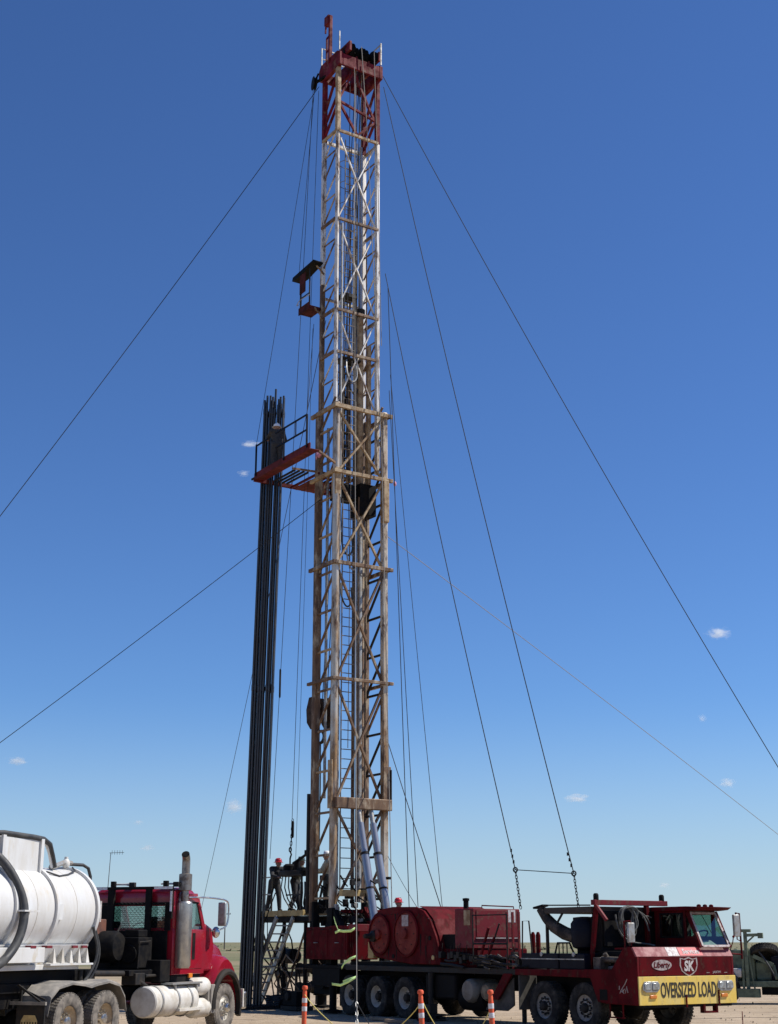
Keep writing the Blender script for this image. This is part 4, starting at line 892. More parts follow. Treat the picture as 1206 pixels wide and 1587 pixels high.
# ------------------------------------------------------------------ tubing stood in the board
def pipe_mesh(L):
    mb = MB(); mb.tube((0, 0, 0), (0, 0, L), .038, n=12)
    return mb.mesh('tubing_joint', M_PIPE)
coll = MB().lathe([(.038, 0), (.047, .01), (.047, .20), (.038, .21)], n=10).mesh('collar', M_PIPE)
PR = random.Random(21)
PM = [pipe_mesh(20.0 + .17 * k) for k in range(4)]
LAB = 'black tubing stand leaning in the bundle racked beside the mast'
ROWS = [-.335, -.257, -.145, -.066, .012, .128, .207, .318]       # stands lined up with the view; gaps shaped to show bright sky streaks
for i, rc in enumerate(ROWS):
    for j in range(4):
        c, dd = rc + .006 * PR.uniform(-1, 1), .11 * (j - 1.5) + .01 * PR.uniform(-1, 1)
        tall = (i == 4 and j == 2)
        me = pipe_mesh(20.85) if tall else PM[PR.randrange(4)]
        t0 = Vector((-17.25 + .545 * c - .839 * dd, -1.75 + .839 * c + .545 * dd, BZ + .2)); c *= .97
        b0 = Vector((-17.41 + .545 * c - .839 * dd, -1.97 + .839 * c + .545 * dd, .10)); d = (t0 - b0).normalized()
        p = bpy.data.objects.new('tubing_stand', me); COL.objects.link(p); p.location = W(*b0)
        dw_ = (RIG_M.to_3x3() @ d); p.rotation_euler = dw_.to_track_quat('Z', 'Y').to_euler()
        tag(p, LAB if not tall else 'tallest black tubing stand sticking up above the racked bundle', 'pipe', 'tubing stands racked beside the mast')
        put('collar', coll, p, loc=(0, 0, 9.9 + .1 * PR.random())); put('collar', coll, p, loc=(0, 0, 19.8))
mat_ = MB().box((-17.75, -2.6, 0.0), (-16.85, -1.25, .10))
pl = thing('pipe_mat', 'dark timber mat under the foot of the racked tubing', 'mat', W(-17.3, -1.9, 0), RIG_A)
for k in range(6): MB().box((-.5, -.75 + .25 * k, -.05), (.5, -.75 + .25 * k + .23, .095)).build('board', M_BLACKM, pl, bevel=.01)

# ------------------------------------------------------------------ work floor behind the mast
FZ = 2.96
fl = thing('work_floor', 'raised steel work floor with yellow edge beam and pipe railings behind the mast', 'platform', W(-17.2, .3, 0), RIG_A)
def F(x, y, z): return (x + 17.2, y - .3, z)
MB().box(F(-19.2, -.78, FZ - .10), F(-15.5, 1.5, FZ)).build('floor_plate', M_BLACKM, fl, bevel=.008)
MB().box(F(-19.1, -.92, FZ - .16), F(-16.0, -.80, FZ + .02)).build('edge_beam', M_YELB, fl, bevel=.01)
MB().box(F(-19.2, -.9, FZ - .34), F(-15.4, -.72, FZ - .17)).box(F(-19.2, 1.3, FZ - .34), F(-15.5, 1.45, FZ - .11)).box(F(-19.2, -.7, FZ - .34), F(-19.05, 1.3, FZ - .11)).build('floor_joists', M_BLACK, fl, bevel=.008)
for x in (-19.0, -18.2, -16.2): MB().bar(F(x, -.86, FZ), F(x, -.86, FZ + 1.1), .05).build('rail_post', M_YELB if x < -18.5 else M_BLACKM, fl)
for z in (.55, 1.1): MB().bar(F(-19.0, -.86, FZ + z), F(-18.2, -.86, FZ + z), .04).build('rail', M_GALV, fl)
for z in (.5, 1.12): MB().bar(F(-17.2, -.86, FZ + z), F(-16.2, -.86, FZ + z), .045).build('rail', M_BLACKM, fl)
for x in (-19.0, -17.4, -16.0):
    for y in (-.8, 1.4): MB().bar(F(x, y, 0), F(x, y, FZ - .34), .09).build('floor_leg', M_BLACK, fl)
for p, q in (((-19, -.8, .3), (-17.4, -.8, 2.5)), ((-17.4, -.8, .3), (-19, -.8, 2.5)), ((-17.4, -.8, .2), (-16.0, -.8, 2.4)), ((-19, 1.4, .3), (-17.4, 1.4, 2.5)), ((-19.0, -.8, 1.2), (-16, -.8, 1.2)), ((-19, 1.4, .8), (-16, 1.4, .8))):
    MB().bar(F(*p), F(*q), .05).build('floor_brace', M_MASTB, fl)
stt = thing('steel_stair', 'steep grey steel stair leaning up to the work floor', 'stairs', W(-18.7, -1.25, 0), RIG_A)
for y in (-.30, .30): MB().bar((0, y, 0), (2.15, y, 2.75), .06, .16).build('stringer', M_GALV, stt)
tr = MB().box((-.11, -.28, -.02), (.11, .28, .02)).mesh('tread', M_GALV)
for k in range(10): put('tread', tr, stt, loc=(.2 + .195 * k, 0, .25 + .25 * k))
MB().path([(.1, -.34, .9), (2.1, -.34, 3.5)], .02, 6).path([(.5, -.32, .65), (.5, -.34, 1.4)], .016, 6).path([(1.6, -.32, 2.0), (1.6, -.34, 2.85)], .016, 6).build('hand_rail', M_BLACKM, stt)

bop = thing('blowout_preventer', 'black blowout preventer stack standing on the wellhead under the work floor', 'wellhead', W(-16.9, .35, 0), RIG_A)
MB().lathe([(.3, 0), (.3, .06), (.16, .08), (.16, .35), (.28, .37), (.28, .45), (.18, .47), (.18, .8), (.3, .82), (.3, .9), (.24, .92), (.26, 1.5), (.3, 1.55), (.3, 1.63), (.17, 1.65), (.17, 2.2), (.26, 2.22), (.26, 2.3)], n=20).build('spool_stack', M_BLACK, bop)
for z in (.62, 1.2):
    for s_ in (-1, 1): MB().lathe([(.2, 0), (.2, .25), (.14, .3), (.14, .8), (.17, .82), (.17, .9)], (0, s_ * .15, z), (.3, s_, 0), 16).build('ram_body', M_BLACKM, bop)
MB().torus((.4, -.8, .62), (.3, -1, 0), .2, .02, 18, 6).build('hand_wheel', M_MASTB, bop)
hw = random.Random(4)
clut = []
for k in range(16):
    x = -19.2 + 3.6 * hw.random(); y = -1.3 + 1.2 * hw.random(); z = .15 + 2.0 * hw.random(); a = hw.random() * 6
    pts = [(x, y, z), (x + .35 * math.cos(a), y + .2 * math.sin(a), z + .25), (x + .7 * math.cos(a), y + .3 * math.sin(a), z - .1), (x + .6 * math.cos(a) + .2, y + .3, max(.06, z - .8))]
    MB().path([Vector(p) - Vector((-16.9, .35, 0)) for p in pts], .025, 6).build('control_hose', M_BLACK if k % 3 else M_MASTB, bop)
def loc_thing(name, label, cat, x, y, z=0, group=None): return thing(name, label, cat, W(x, y, z), RIG_A, group)
t = loc_thing('hydraulic_power_unit', 'dark cylindrical hydraulic tank on a frame behind the stair', 'tank', -19.3, .6)
MB().lathe([(.08, 0), (.20, .04), (.24, .12), (.24, 1.9), (.20, 1.98), (.08, 2.02)], (-.9, 0, 1.55), (1, -.25, 0), 20).build('tank', M_BLACK, t)
MB().box((-.7, -.3, .9), (.9, .15, 1.05)).bar((-.6, -.2, 0), (-.6, -.2, 1.3), .07).bar((.8, -.3, 0), (.8, -.3, 1.3), .07).bar((-.6, .1, 0), (-.6, .1, 1.3), .07).bar((.8, .1, 0), (.8, .1, 1.3), .07).build('frame', M_BLACKM, t)
t = loc_thing('hose_coil', 'coil of black hose lying on the ground by the racked tubing', 'hose', -17.35, -1.02)
h_ = MB()
for k in range(7): h_.path([(.34 * math.cos(a) * (1 - .04 * k), .34 * math.sin(a) * (1 + .02 * k), .05 + .05 * k + .02 * math.sin(3 * a + k)) for a in [2 * math.pi * j / 20 for j in range(20)]], .03, 6, closed=True)
h_.build('hose', M_HOSE, t)
t = loc_thing('flow_tee', 'black flanged valve assembly on the ground below the work floor', 'valve', -16.3, -1.15)
MB().lathe([(.13, 0), (.13, .05), (.07, .06), (.07, .5), (.13, .51), (.13, .57)], (-.5, 0, .16), (1, 0, 0), 14).lathe([(.1, 0), (.06, .05), (.06, .3), (.11, .31), (.11, .35)], (-.2, 0, .2), (0, 0, 1), 14).build('body', M_BLACK, t)
MB().torus((-.2, 0, .6), (0, 0, 1), .12, .014, 16, 6).build('hand_wheel', M_MASTB, t)
t = loc_thing('accumulator_skid', 'black skid box sitting on the ground at the rear of the rig', 'skid', -15.6, -1.3)
MB().box((-.5, -.3, .0), (.5, .3, .12)).build('skid', M_BLACKM, t, bevel=.01)
MB().box((-.45, -.25, .12), (.4, .25, .55)).build('housing', M_BLACK, t, bevel=.03)
MB().tube((-.1, -.26, .4), (-.1, -.32, .4), .12, n=16).build('dial', M_BLACKM, t)
for k, (x, y) in enumerate(((-8.9, -2.2), (-8.0, -2.55))):
    t = loc_thing('timber_plank', 'weathered plank lying on the ground in front of the rear wheels' if k == 0 else 'short weathered plank lying beside the jack leg', 'plank', x, y)
    MB().box((-.9 if k == 0 else -.5, -.13, -.01), (.9 if k == 0 else .5, .13, .07)).build('timber', M_WOOD, t, bevel=.01)
t = loc_thing('cribbing_stack', 'dark timber cribbing blocks stacked under the jack leg', 'cribbing', -8.2, -1.38)
for k in range(3):
    for s_ in (-1, 1): (MB().box((-.3, s_ * .16 - .09, k * .06), (.3, s_ * .16 + .09, k * .06 + .055)) if k % 2 else MB().box((s_ * .16 - .09, -.3, k * .06), (s_ * .16 + .09, .3, k * .06 + .055))).build('block', M_BLACKM, t, bevel=.005)

eq = thing('floor_equipment', 'dark slips, hoses and hand tools crowded on the work floor by the mast', 'tool rack', W(-16.2, -.4, FZ), RIG_A)
er = random.Random(17)
for k in range(14):
    x, y = -.7 + 1.3 * er.random(), -.35 + .9 * er.random(); h = .2 + .8 * er.random()
    if k % 2: MB().bar((x, y, 0), (x + .15 * er.random(), y + .1, h), .05 + .05 * er.random()).build('tool_handle', M_BLACK, eq)
    else: MB().box((x, y, 0), (x + .2, y + .18, h * .5)).build('slip_box', M_BLACK if k % 4 else M_MASTB, eq, bevel=.02)
for k in range(7):
    x, y = -.8 + 1.5 * er.random(), -.42 + .5 * er.random()
    MB().path(smooth([(x, y, .9), (x + .2, y - .1, .5), (x - .1, y, .1), (x + .3, y + .2, .05)]), .025, 6).build('hose', M_HOSE, eq)
# power tongs hanging over the floor
tg = thing('power_tongs', 'black power tongs hanging from a line over the work floor railing', 'tongs', W(-17.35, -.55, 4.15), RIG_A)
MB().prism([(-.55, -.10), (-.5, -.25), (-.2, -.32), (.25, -.26), (.75, -.16), (.8, .0), (.75, .16), (.2, .28), (-.3, .3), (-.55, .12)], -.09, .09, 'xy').build('tong_body', M_BLACKM, tg, bevel=.03)
MB().lathe([(.2, 0), (.2, .2), (.12, .26)], (-.25, 0, .06), n=18).build('gear_case', M_BLACK, tg)
MB().lathe([(.1, 0), (.1, .3)], (.35, -.05, .08), n=14).build('motor', M_BLACK, tg)
MB().box((.45, -.12, .05), (.85, .12, .17)).build('valve_bank', M_BLACK, tg, bevel=.01)
MB().bar((.0, 0, .32), (1.15, -.05, .62), .07).box((.98, -.14, .52), (1.24, .06, .70)).build('tong_arm', M_BLACK, tg, bevel=.01)
MB().path([(-.2, 0, .2), (-.2, 0, .5), (-.12, 0, .62), (-.2, 0, .72)], .03, 6).torus((-.2, 0, .78), (0, 1, 0), .07, .022).build('hanger', M_BLACK, tg)
for k in range(4): MB().path([(-.3 + .2 * k, -.2, -.05), (-.2 + .25 * k, -.32, -.45), (.0 + .22 * k, -.3, -.8), (.3 + .2 * k, -.25, -1.1)], .022, 6).build('hydraulic_hose', M_BLACK if k % 2 else M_HOSEG, tg)

# ------------------------------------------------------------------ people
def person(label, pos, face, hat, shirt, pants, pose, group=None, hatlabel=None):
    root_loc = Vector(pos)
    J = dict(pel=(0, 0, .95), che=(0.01, 0, 1.30), neck=(.0, 0, 1.47), head=(.03, 0, 1.62),
             sL=(0, .19, 1.41), eL=(.06, .25, 1.13), wL=(.22, .22, .93), sR=(0, -.19, 1.41), eR=(.06, -.25, 1.13), wR=(.22, -.22, .93),
             hL=(0, .095, .93), kL=(.05, .11, .50), aL=(0, .12, .09), hR=(0, -.095, .93), kR=(.05, -.11, .50), aR=(0, -.12, .09))
    J.update(pose); J = {k: Vector(v) for k, v in J.items()}
    segs = []   # (p, q, r1, r2, region)
    def cap(p, q, a, b, reg): segs.append((Vector(p), Vector(q), a, b, reg))
    cap(J['pel'] + Vector((0, .06, 0)), J['pel'] - Vector((0, .06, 0)), .135, .135, 2)
    cap(J['pel'], J['che'], .135, .155, 1)
    cap(J['che'] + Vector((0, .09, 0)), J['che'] - Vector((0, .09, 0)), .125, .125, 1)
    cap(J['sL'], J['sR'], .085, .085, 1)
    cap(J['che'], J['neck'], .11, .065, 1)
    cap(J['neck'], J['head'] - Vector((0, 0, .05)), .058, .058, 0)
    hd = J['head']
    cap(hd + Vector((-.015, 0, .035)), hd + Vector((.02, 0, -.02)), .098, .088, 0)
    cap(hd + Vector((.04, 0, -.05)), hd + Vector((.055, 0, -.085)), .055, .04, 0)
    cap(hd + Vector((.085, 0, .015)), hd + Vector((.115, 0, -.02)), .012, .018, 0)
    for s_ in (-1, 1): cap(hd + Vector((0, s_ * .09, .01)), hd + Vector((-.005, s_ * .095, -.03)), .018, .014, 0); cap(hd + Vector((.075, s_ * .035, .03)), hd + Vector((.085, s_ * .02, .028)), .016, .014, 0)
    for s_, k in ((1, 'L'), (-1, 'R')):
        cap(J['s' + k], J['e' + k], .075, .058, 1); cap(J['e' + k], J['w' + k], .058, .042, 1)
        d = (J['w' + k] - J['e' + k]).normalized(); sd = d.cross(Vector((0, 0, 1)))
        sd = sd.normalized() if sd.length > .1 else Vector((0, 1, 0)); nn = sd.cross(d)
        w = J['w' + k]; cap(w, w + d * .085, .034, .040, 3)
        for i, (o, L) in enumerate(((-.032, .065), (-.011, .08), (.011, .075), (.032, .06))):
            b = w + d * .09 + sd * o; cap(b, b + d * L * .55 - nn * .01, .013, .012, 3); cap(b + d * L * .55 - nn * .01, b + d * L * .85 - nn * .045, .012, .010, 3)
        cap(w + d * .03 + sd * (-.035 * s_), w + d * .075 + sd * (-.075 * s_) - nn * .015, .015, .012, 3)
        cap(J['h' + k], J['k' + k], .105, .078, 2); cap(J['k' + k], J['a' + k], .078, .058, 2)
        a = J['a' + k]; cap(a + Vector((-.04, 0, -.035)), a + Vector((.16, 0, -.045)), .05, .042, 4); cap(a, a + Vector((0, 0, .12)), .06, .062, 4)
    segs = [(p, q, a * (1.13 if g in (1, 2) else 1.0), b * (1.13 if g in (1, 2) else 1.0), g) for p, q, a, b, g in segs]
    mb = MB()
    for p, q, a, b, _ in segs:
        if (q - p).length < 1e-4: q = p + Vector((0, 0, 1e-3))
        d = (q - p).normalized(); pts = []; rs = []
        for t in (-.98, -.75, -.4): pts.append(p + d * a * t); rs.append(a * math.sqrt(1 - t * t))
        pts.append(p); rs.append(a); pts.append(q); rs.append(b)
        for t in (.4, .75, .98): pts.append(q + d * b * t); rs.append(b * math.sqrt(1 - t * t))
        mb.path(pts, rs, 12)
    me = mb.mesh('person_body', M_SKIN)
    tmp = bpy.data.objects.new('tmp', me); COL.objects.link(tmp)
    rmod = tmp.modifiers.new('r', 'REMESH'); rmod.mode = 'VOXEL'; rmod.voxel_size = 0.0125
    sm = tmp.modifiers.new('s', 'SMOOTH'); sm.factor = .5; sm.iterations = 3
    dg = bpy.context.evaluated_depsgraph_get()
    m2 = bpy.data.meshes.new_from_object(tmp.evaluated_get(dg)); bpy.data.objects.remove(tmp)
    m2.materials.clear()
    for m in (M_SKIN, shirt, pants, M_SKIN, M_BOOT): m2.materials.append(m)
    n = len(m2.polygons); C = np.zeros(n * 3); m2.polygons.foreach_get('center', C); C = C.reshape(-1, 3); best = np.full(n, 1e9); reg = np.zeros(n, int)
    for p, q, a, b, g in segs:
        p_, q_ = np.array(p), np.array(q); d = q_ - p_; L2 = max(1e-9, d @ d); t = np.clip(((C - p_) @ d) / L2, 0, 1)
        dist = np.linalg.norm(C - (p_ + t[:, None] * d), axis=1) - (a + (b - a) * t)
        k = dist < best; best[k] = dist[k]; reg[k] = g
    m2.polygons.foreach_set('material_index', reg.tolist()); m2.polygons.foreach_set('use_smooth', [True] * n); m2.update()
    o = put('person', m2, None, loc=root_loc, rz=face)
    tag(o, label, 'person', group)
    h = MB(); c = hd + Vector((-.01, 0, .055)); ring = []
    h.lathe([(.118, -.01), (.119, .03), (.108, .075), (.08, .108), (.04, .122), (.001, .125)], c, n=22, cap=False)
    h.lathe([(.118, -.012), (.165, -.022), (.166, -.015), (.118, .0)], c, n=22, cap=False)
    h.bar(c + Vector((-.1, 0, .07)), c + Vector((.1, 0, .07)), .02, .10)
    h.build('hard_hat', hat, o)
    return o
RW = RIG_A
person('worker in dark clothes and red hard hat bending at the floor railing', W(-18.50, -.60, FZ), RW + R(-5), M_HATR, M_FRDK, M_FRDK,
       dict(che=(.13, 0, 1.27), neck=(.24, 0, 1.42), head=(.30, 0, 1.55), sL=(.2, .19, 1.37), sR=(.2, -.19, 1.37), eL=(.42, .22, 1.18), wL=(.66, .12, 1.15), eR=(.40, -.26, 1.14), wR=(.64, -.16, 1.10), kL=(.12, .12, .5), aL=(.16, .13, .09), kR=(-.12, -.11, .52), aR=(-.28, -.13, .09)))
person('worker in dark green hard hat leaning over the power tongs', W(-17.62, -.30, FZ), RW + R(35), M_HATD, M_FRGRY, M_FRDK,
       dict(che=(.09, 0, 1.29), neck=(.15, 0, 1.45), head=(.22, 0, 1.58), sL=(.12, .19, 1.40), sR=(.12, -.19, 1.40), eL=(.32, .26, 1.2), wL=(.55, .18, 1.22), eR=(.28, -.28, 1.15), wR=(.5, -.28, 1.15), aL=(.1, .13, .09), aR=(-.1, -.14, .09)))
person('worker in tan shirt and white hard hat standing between the mast legs', W(-16.05, .0, FZ + .08), RW + R(-130), M_HATW, M_FRTAN, M_FRGRY,
       dict(eL=(.16, .26, 1.16), wL=(.38, .15, 1.18), eR=(.16, -.26, 1.16), wR=(.38, -.15, 1.12)))
person('worker in red hard hat half hidden behind the drawworks', W(-12.75, .55, 1.50), RW + R(20), M_HATR, M_FRDK, M_FRDK, {})
person('derrickman in white hard hat standing on the red racking board', W(-16.05, -2.22, BZ + .08), RW + R(160), M_HATW, M_FRDK, M_FRDK,
       dict(che=(.06, 0, 1.29), neck=(.1, 0, 1.45), head=(.14, 0, 1.59), eL=(.24, .3, 1.25), wL=(.5, .25, 1.3), eR=(.2, -.32, 1.2), wR=(.45, -.3, 1.25)))

# ------------------------------------------------------------------ guy lines and cables
def cable(name, pts, r, m, label, cat='cable', group=None):
    return centred(MB().path(pts, r * .85, 6), name, m, label, cat, group, origin=pts[-1])
G = 'guy lines of the mast'
GL = Vector((-21.25, 40.64, 0)); GR = Vector((15.92, 44.28, 0)); GF = Vector((28.74, 74.51, 0)); GN = Vector((-.58, 27.3, .35)); GB = Vector((-12.9, 95, 0))
cable('guy_line', catenary(W(-15.6, -1.05, 32.7), GL, .55, 40), .016, M_CABLE, 'long guy line falling left from the red mast head', 'guy line', G)
CLAMP = MB().box((-.022, -.022, -.04), (.022, .022, .04)).mesh('cable_clamp', M_BLACKM)
cable('guy_line', catenary(W(-15.2, -.95, 16.4), GL + Vector((.3, 0, 0)), .25, 30), .014, M_CABLE, 'lower guy line falling left from below the racking board', 'guy line', G)
cable('guy_line', catenary(W(-14.35, 1.0, 33.2), GR, .7, 40), .016, M_CABLE, 'long guy line falling right from the red mast head to beyond the cab', 'guy line', G)
cable('guy_line', catenary(W(-14.2, 1.05, 15.2), GF, -.2, 30), .013, M_CABLEL, 'pale thin guy line falling far right from the middle of the mast', 'guy line', G)
cable('guy_line', catenary(W(-15.1, -.9, 23.0), GB, .5, 30), .014, M_CABLE, 'guy line dropping behind the racked tubing to the far left', 'guy line', G)
def chain(parent, p, q, n, s_=.05, m=None):
    p, q = Vector(p), Vector(q); d = (q - p)
    lk = MB()
    for i in range(n):
        c = p + d * ((i + .5) / n); dd = d.normalized(); a = dd.cross(Vector((1, .3, 0))).normalized(); b = dd.cross(a)
        e = a if i % 2 else b; L = d.length / n * .72; pts = []
        for k in range(10):
            t = 2 * math.pi * k / 10; pts.append(c + dd * math.cos(t) * L + e * math.sin(t) * s_)
        lk.path(pts, s_ * .30, 5, closed=True)
    og = parent.location
    lk.v = [tuple(Vector(v) - og) for v in lk.v]
    return lk.build('chain', m or M_BLACKM, parent)
# near guy line with flagging ribbons
top = W(-14.2, -.35, 33.0)
gl = cable('guy_line', catenary(top, GN, .9, 40), .0075, M_CABLEL, 'pale guy line with green flagging ribbons coming down towards the viewer', 'guy line', G)
def on_line(t): return catenary(top, GN, .9, 400)[int(t * 400)]
line400 = catenary(top, GN, .9, 400)
def at_h(z): return min(line400, key=lambda p: abs(p.z - z))
for (z, pts) in ((2.25, ((-.04, 0, 0), (-.14, 0, -.06), (-.32, 0, -.07), (-.44, .0, -.05), (-.52, 0, .15), (-.55, 0, .24))), (2.24, ((-.40, 0, -.05), (-.52, 0, -.10))),
                 (1.74, ((-.02, 0, 0), (-.16, 0, -.05), (-.3, 0, -.16), (-.36, 0, -.26))), (1.35, ((-.02, 0, 0), (-.16, 0, -.04), (-.32, 0, -.10))), (1.34, ((-.02, 0, 0), (-.2, 0, -.1), (-.38, 0, -.18), (-.58, 0, -.15)))):
    c = at_h(z); mb = MB(); vs = []; k = .8
    pp = [c + Vector(p) * k for p in pts]
    for i, p in enumerate(pp): vs += [p + Vector((0, -.01, .022)), p + Vector((.006 * (i % 2), .012, -.022))]
    mb.add([v - gl.location for v in vs], [(2 * i, 2 * i + 2, 2 * i + 3, 2 * i + 1) for i in range(len(pp) - 1)])
    o = mb.build('flagging_ribbon', M_TAPE, gl); md = o.modifiers.new('t', 'SOLIDIFY'); md.thickness = .004
lowp = at_h(.95); chain(gl, lowp, at_h(.45), 7, .022, M_GALV)
st_ = MB().path([at_h(.95) - gl.location, Vector((.55, -.3, -.3))], .008, 5).build('tail_line', M_CABLE, gl)
# carrier guys ending in chains, joined by a spreader bar
pA, pB = W(-4.60, -1.25, 3.75), W(-3.10, -.60, 3.62)
c1 = cable('carrier_guy', catenary(W(-14.1, .95, 24.9), pA, .35, 36), .016, M_CABLE, 'guy cable from the mast to a chain above the red engine enclosure', 'guy line', G)
chain(c1, pA, W(-4.42, -1.25, 2.80), 13, .030); 
c2 = cable('carrier_guy', catenary(W(-14.3, 1.0, 32.7), pB, .45, 36), .016, M_CABLE, 'guy cable from the mast head to a chain above the engine canopy', 'guy line', G)
chain(c2, pB, W(-2.95, -.62, 2.82), 11, .028)
for c_, p in ((c1, pA), (c2, pB)):
    for k in range(3): put('cable_clamp', CLAMP, c_, loc=(W(-14.1, .95, 24.9) - p).normalized() * (.22 + .16 * k))
    MB().torus(p - c_.location, (.5, 1, 0), .055, .018, 16, 6).build('shackle', M_BLACKM, c_)
sbar = cable('spreader_line', [pA, pB], .014, M_CABLE, 'thin horizontal line tying the two chained guy cables together')
# winch lines on the right of the mast
WL = 'winch lines beside the mast'
cable('winch_line', catenary(W(-14.0, 1.0, 24.3), W(-11.6, .2, 2.9), .1), .017, M_CABLE, 'left of two winch lines running down beside the mast to the drawworks', 'cable', WL)
cable('winch_line', catenary(W(-14.0, 1.05, 20.4), W(-11.45, .42, 2.9), .1), .015, M_CABLE, 'right of two winch lines running down beside the mast to the drawworks', 'cable', WL)
cable('winch_line', catenary(W(-14.0, 1.1, 21.0), W(-10.1, .35, 2.9), .12), .012, M_CABLE, 'thin line running from mid mast to the rear fluid tank', 'cable', WL)
cable('winch_line', catenary(W(-14.0, 1.0, 8.2), W(-9.3, -.25, 2.9), .02), .017, M_CABLE, 'short steep line from the lower mast to the drawworks top', 'cable', WL)
cable('winch_line', catenary(W(-14.0, 1.0, 4.6), W(-11.3, .3, 2.95), .04), .010, M_CABLE, 'thin slack line low beside the raising rams', 'cable', WL)
# lines on the left of the mast
TL = 'hanging lines behind the mast'
cable('board_line', catenary(W(-15.7, -1.15, 32.7), W(-17.05, -2.5, BZ + 1.25), .05), .011, M_CABLE, 'thin line from the mast head to the outer end of the racking board', 'cable', TL)
cable('board_line', catenary(W(-15.75, -1.15, 32.7), W(-16.6, -1.2, 25.15), .02), .011, M_CABLE, 'thin line from the mast head to the rod basket roof', 'cable', TL)
cable('board_line', catenary(W(-15.6, -1.1, 23.0), W(-13.5, -2.5, BZ + 1.25), .02), .011, M_CABLE, 'thin line from the rod basket to the racking board railing', 'cable', TL)
cl = cable('cat_line', catenary(W(-15.85, -1.15, 32.8), W(-18.3, -.9, FZ + 1.7), .35, 30), .012, M_CABLE, 'slack hoist line with a weight hanging to the left floor worker', 'cable', TL)
pw = catenary(W(-15.85, -1.15, 32.8), W(-18.3, -.9, FZ + 1.7), .35, 200)[157]
MB().lathe([(.02, -.5), (.035, -.45), (.035, .45), (.02, .5)], pw - cl.location, (0, 0, 1), 10).build('line_weight', M_BLACKM, cl)
tl = cable('tong_line', catenary(W(-15.7, -1.0, 32.6), W(-17.5, -.55, 5.0), .15, 30), .012, M_CABLE, 'hang line carrying the power tongs down to the floor', 'cable', TL)
chain(tl, W(-17.42, -.55, 5.9), W(-17.52, -.55, 4.95), 8, .035, M_BLACK)
MB().lathe([(.03, 0), (.05, .05), (.05, .5), (.03, .55)], W(-17.42, -.55, 5.3) - tl.location, (0, 0, 1), 10).build('spring_hanger', M_BLACK, tl)
cable('tag_line', catenary(W(-15.75, -1.05, 22.9), W(-17.1, -.6, 4.0), .1), .009, M_CABLE, 'thin tag line hanging just left of the mast leg', 'cable', TL)

# ------------------------------------------------------------------ vacuum tanker truck
trk = thing('vacuum_truck', 'red vacuum tanker truck with a white tank, parked at the left', 'truck', TRK_O, TRK_A)
def T_(name, mb, m, parent=None, bevel=0.0, label=None): return mb.build(name, m, parent or trk, bevel=bevel, label=label)
TY_F = tyre_mesh('tyre', .54, .30, M_RUBD, 52); RM_F = rim_mesh('rim', .29, .30, M_RIMC, .05, .16); HB_F = hub_mesh('hub', .29, .30, M_CHROME, .03, .14)
TY_T = tyre_mesh('tyre', .54, .27, M_RUBD, 52); RM_T = rim_mesh('rim', .30, .27, M_RIMT, .16, .06); HB_T = hub_mesh('hub', .27, .27, M_CHROME, .16, .16)
wheel(trk, (0, -1.05, .525), TY_F, RM_F, HB_F, spin=.2); wheel(trk, (0, 1.05, .525), TY_F, RM_F, HB_F, True)
for i, x in enumerate((-5.33, -6.68)):
    wheel(trk, (x, -1.07, .525), TY_T, RM_T, HB_T, spin=.4 * i); put('inner_tyre', TY_T, trk, loc=(x, -.75, .525))
    wheel(trk, (x, 1.07, .525), TY_T, RM_T, HB_T, True); put('inner_tyre', TY_T, trk, loc=(x, .75, .525))
mb = MB()
for y in (-.42, .42): mb.box((-10.5, y - .05, .78), (.9, y + .05, 1.06))
for x in (-9.8, -8, -6, -4.2, -2.8, -1.2, .4): mb.box((x - .07, -.36, .8), (x + .07, .36, 1.02))
for x in (-5.33, -6.68, 0): mb.tube((x, -.9, .52), (x, .9, .52), .08); mb.ball((x, 0, .52), (.22, .26, .22))
T_('chassis_frame', mb, M_BLACK, bevel=.008)
# tank
TZ, TR, TX1, TX0 = 2.60, .86, -4.72, -11.0
tank = T_('tank', MB().lathe([(.001, -.16), (.35, -.13), (.65, -.06), (TR - .03, 0), (TR, .05), (TR, TX1 - TX0 - .05), (TR - .03, TX1 - TX0), (.65, TX1 - TX0 + .07), (.35, TX1 - TX0 + .13), (.001, TX1 - TX0 + .16)], (TX0, 0, TZ), (1, 0, 0), 56, cap=False), M_WHITE, label='white vacuum tank with stiffening rings')
for x in (-4.80, -6.30, -7.68, -9.1, -10.6):
    MB().lathe([(TR - .01, -.045), (TR + .055, -.045), (TR + .055, .045), (TR - .01, .045)], (x, 0, TZ), (1, 0, 0), 56, cap=False).build('stiffening_ring', M_WHITE, tank)
for x in (-5.55, -6.95, -8.4): MB().lathe([(TR - .002, -.012), (TR + .006, -.006), (TR + .006, .006), (TR - .002, .012)], (x, 0, TZ), (1, 0, 0), 56, cap=False).build('weld_seam', M_WHITED, tank)
MB().box((-6.28, -TR - .03, 2.42), (-6.12, -TR + .05, 2.72)).build('ring_bracket', M_WHITE, tank)
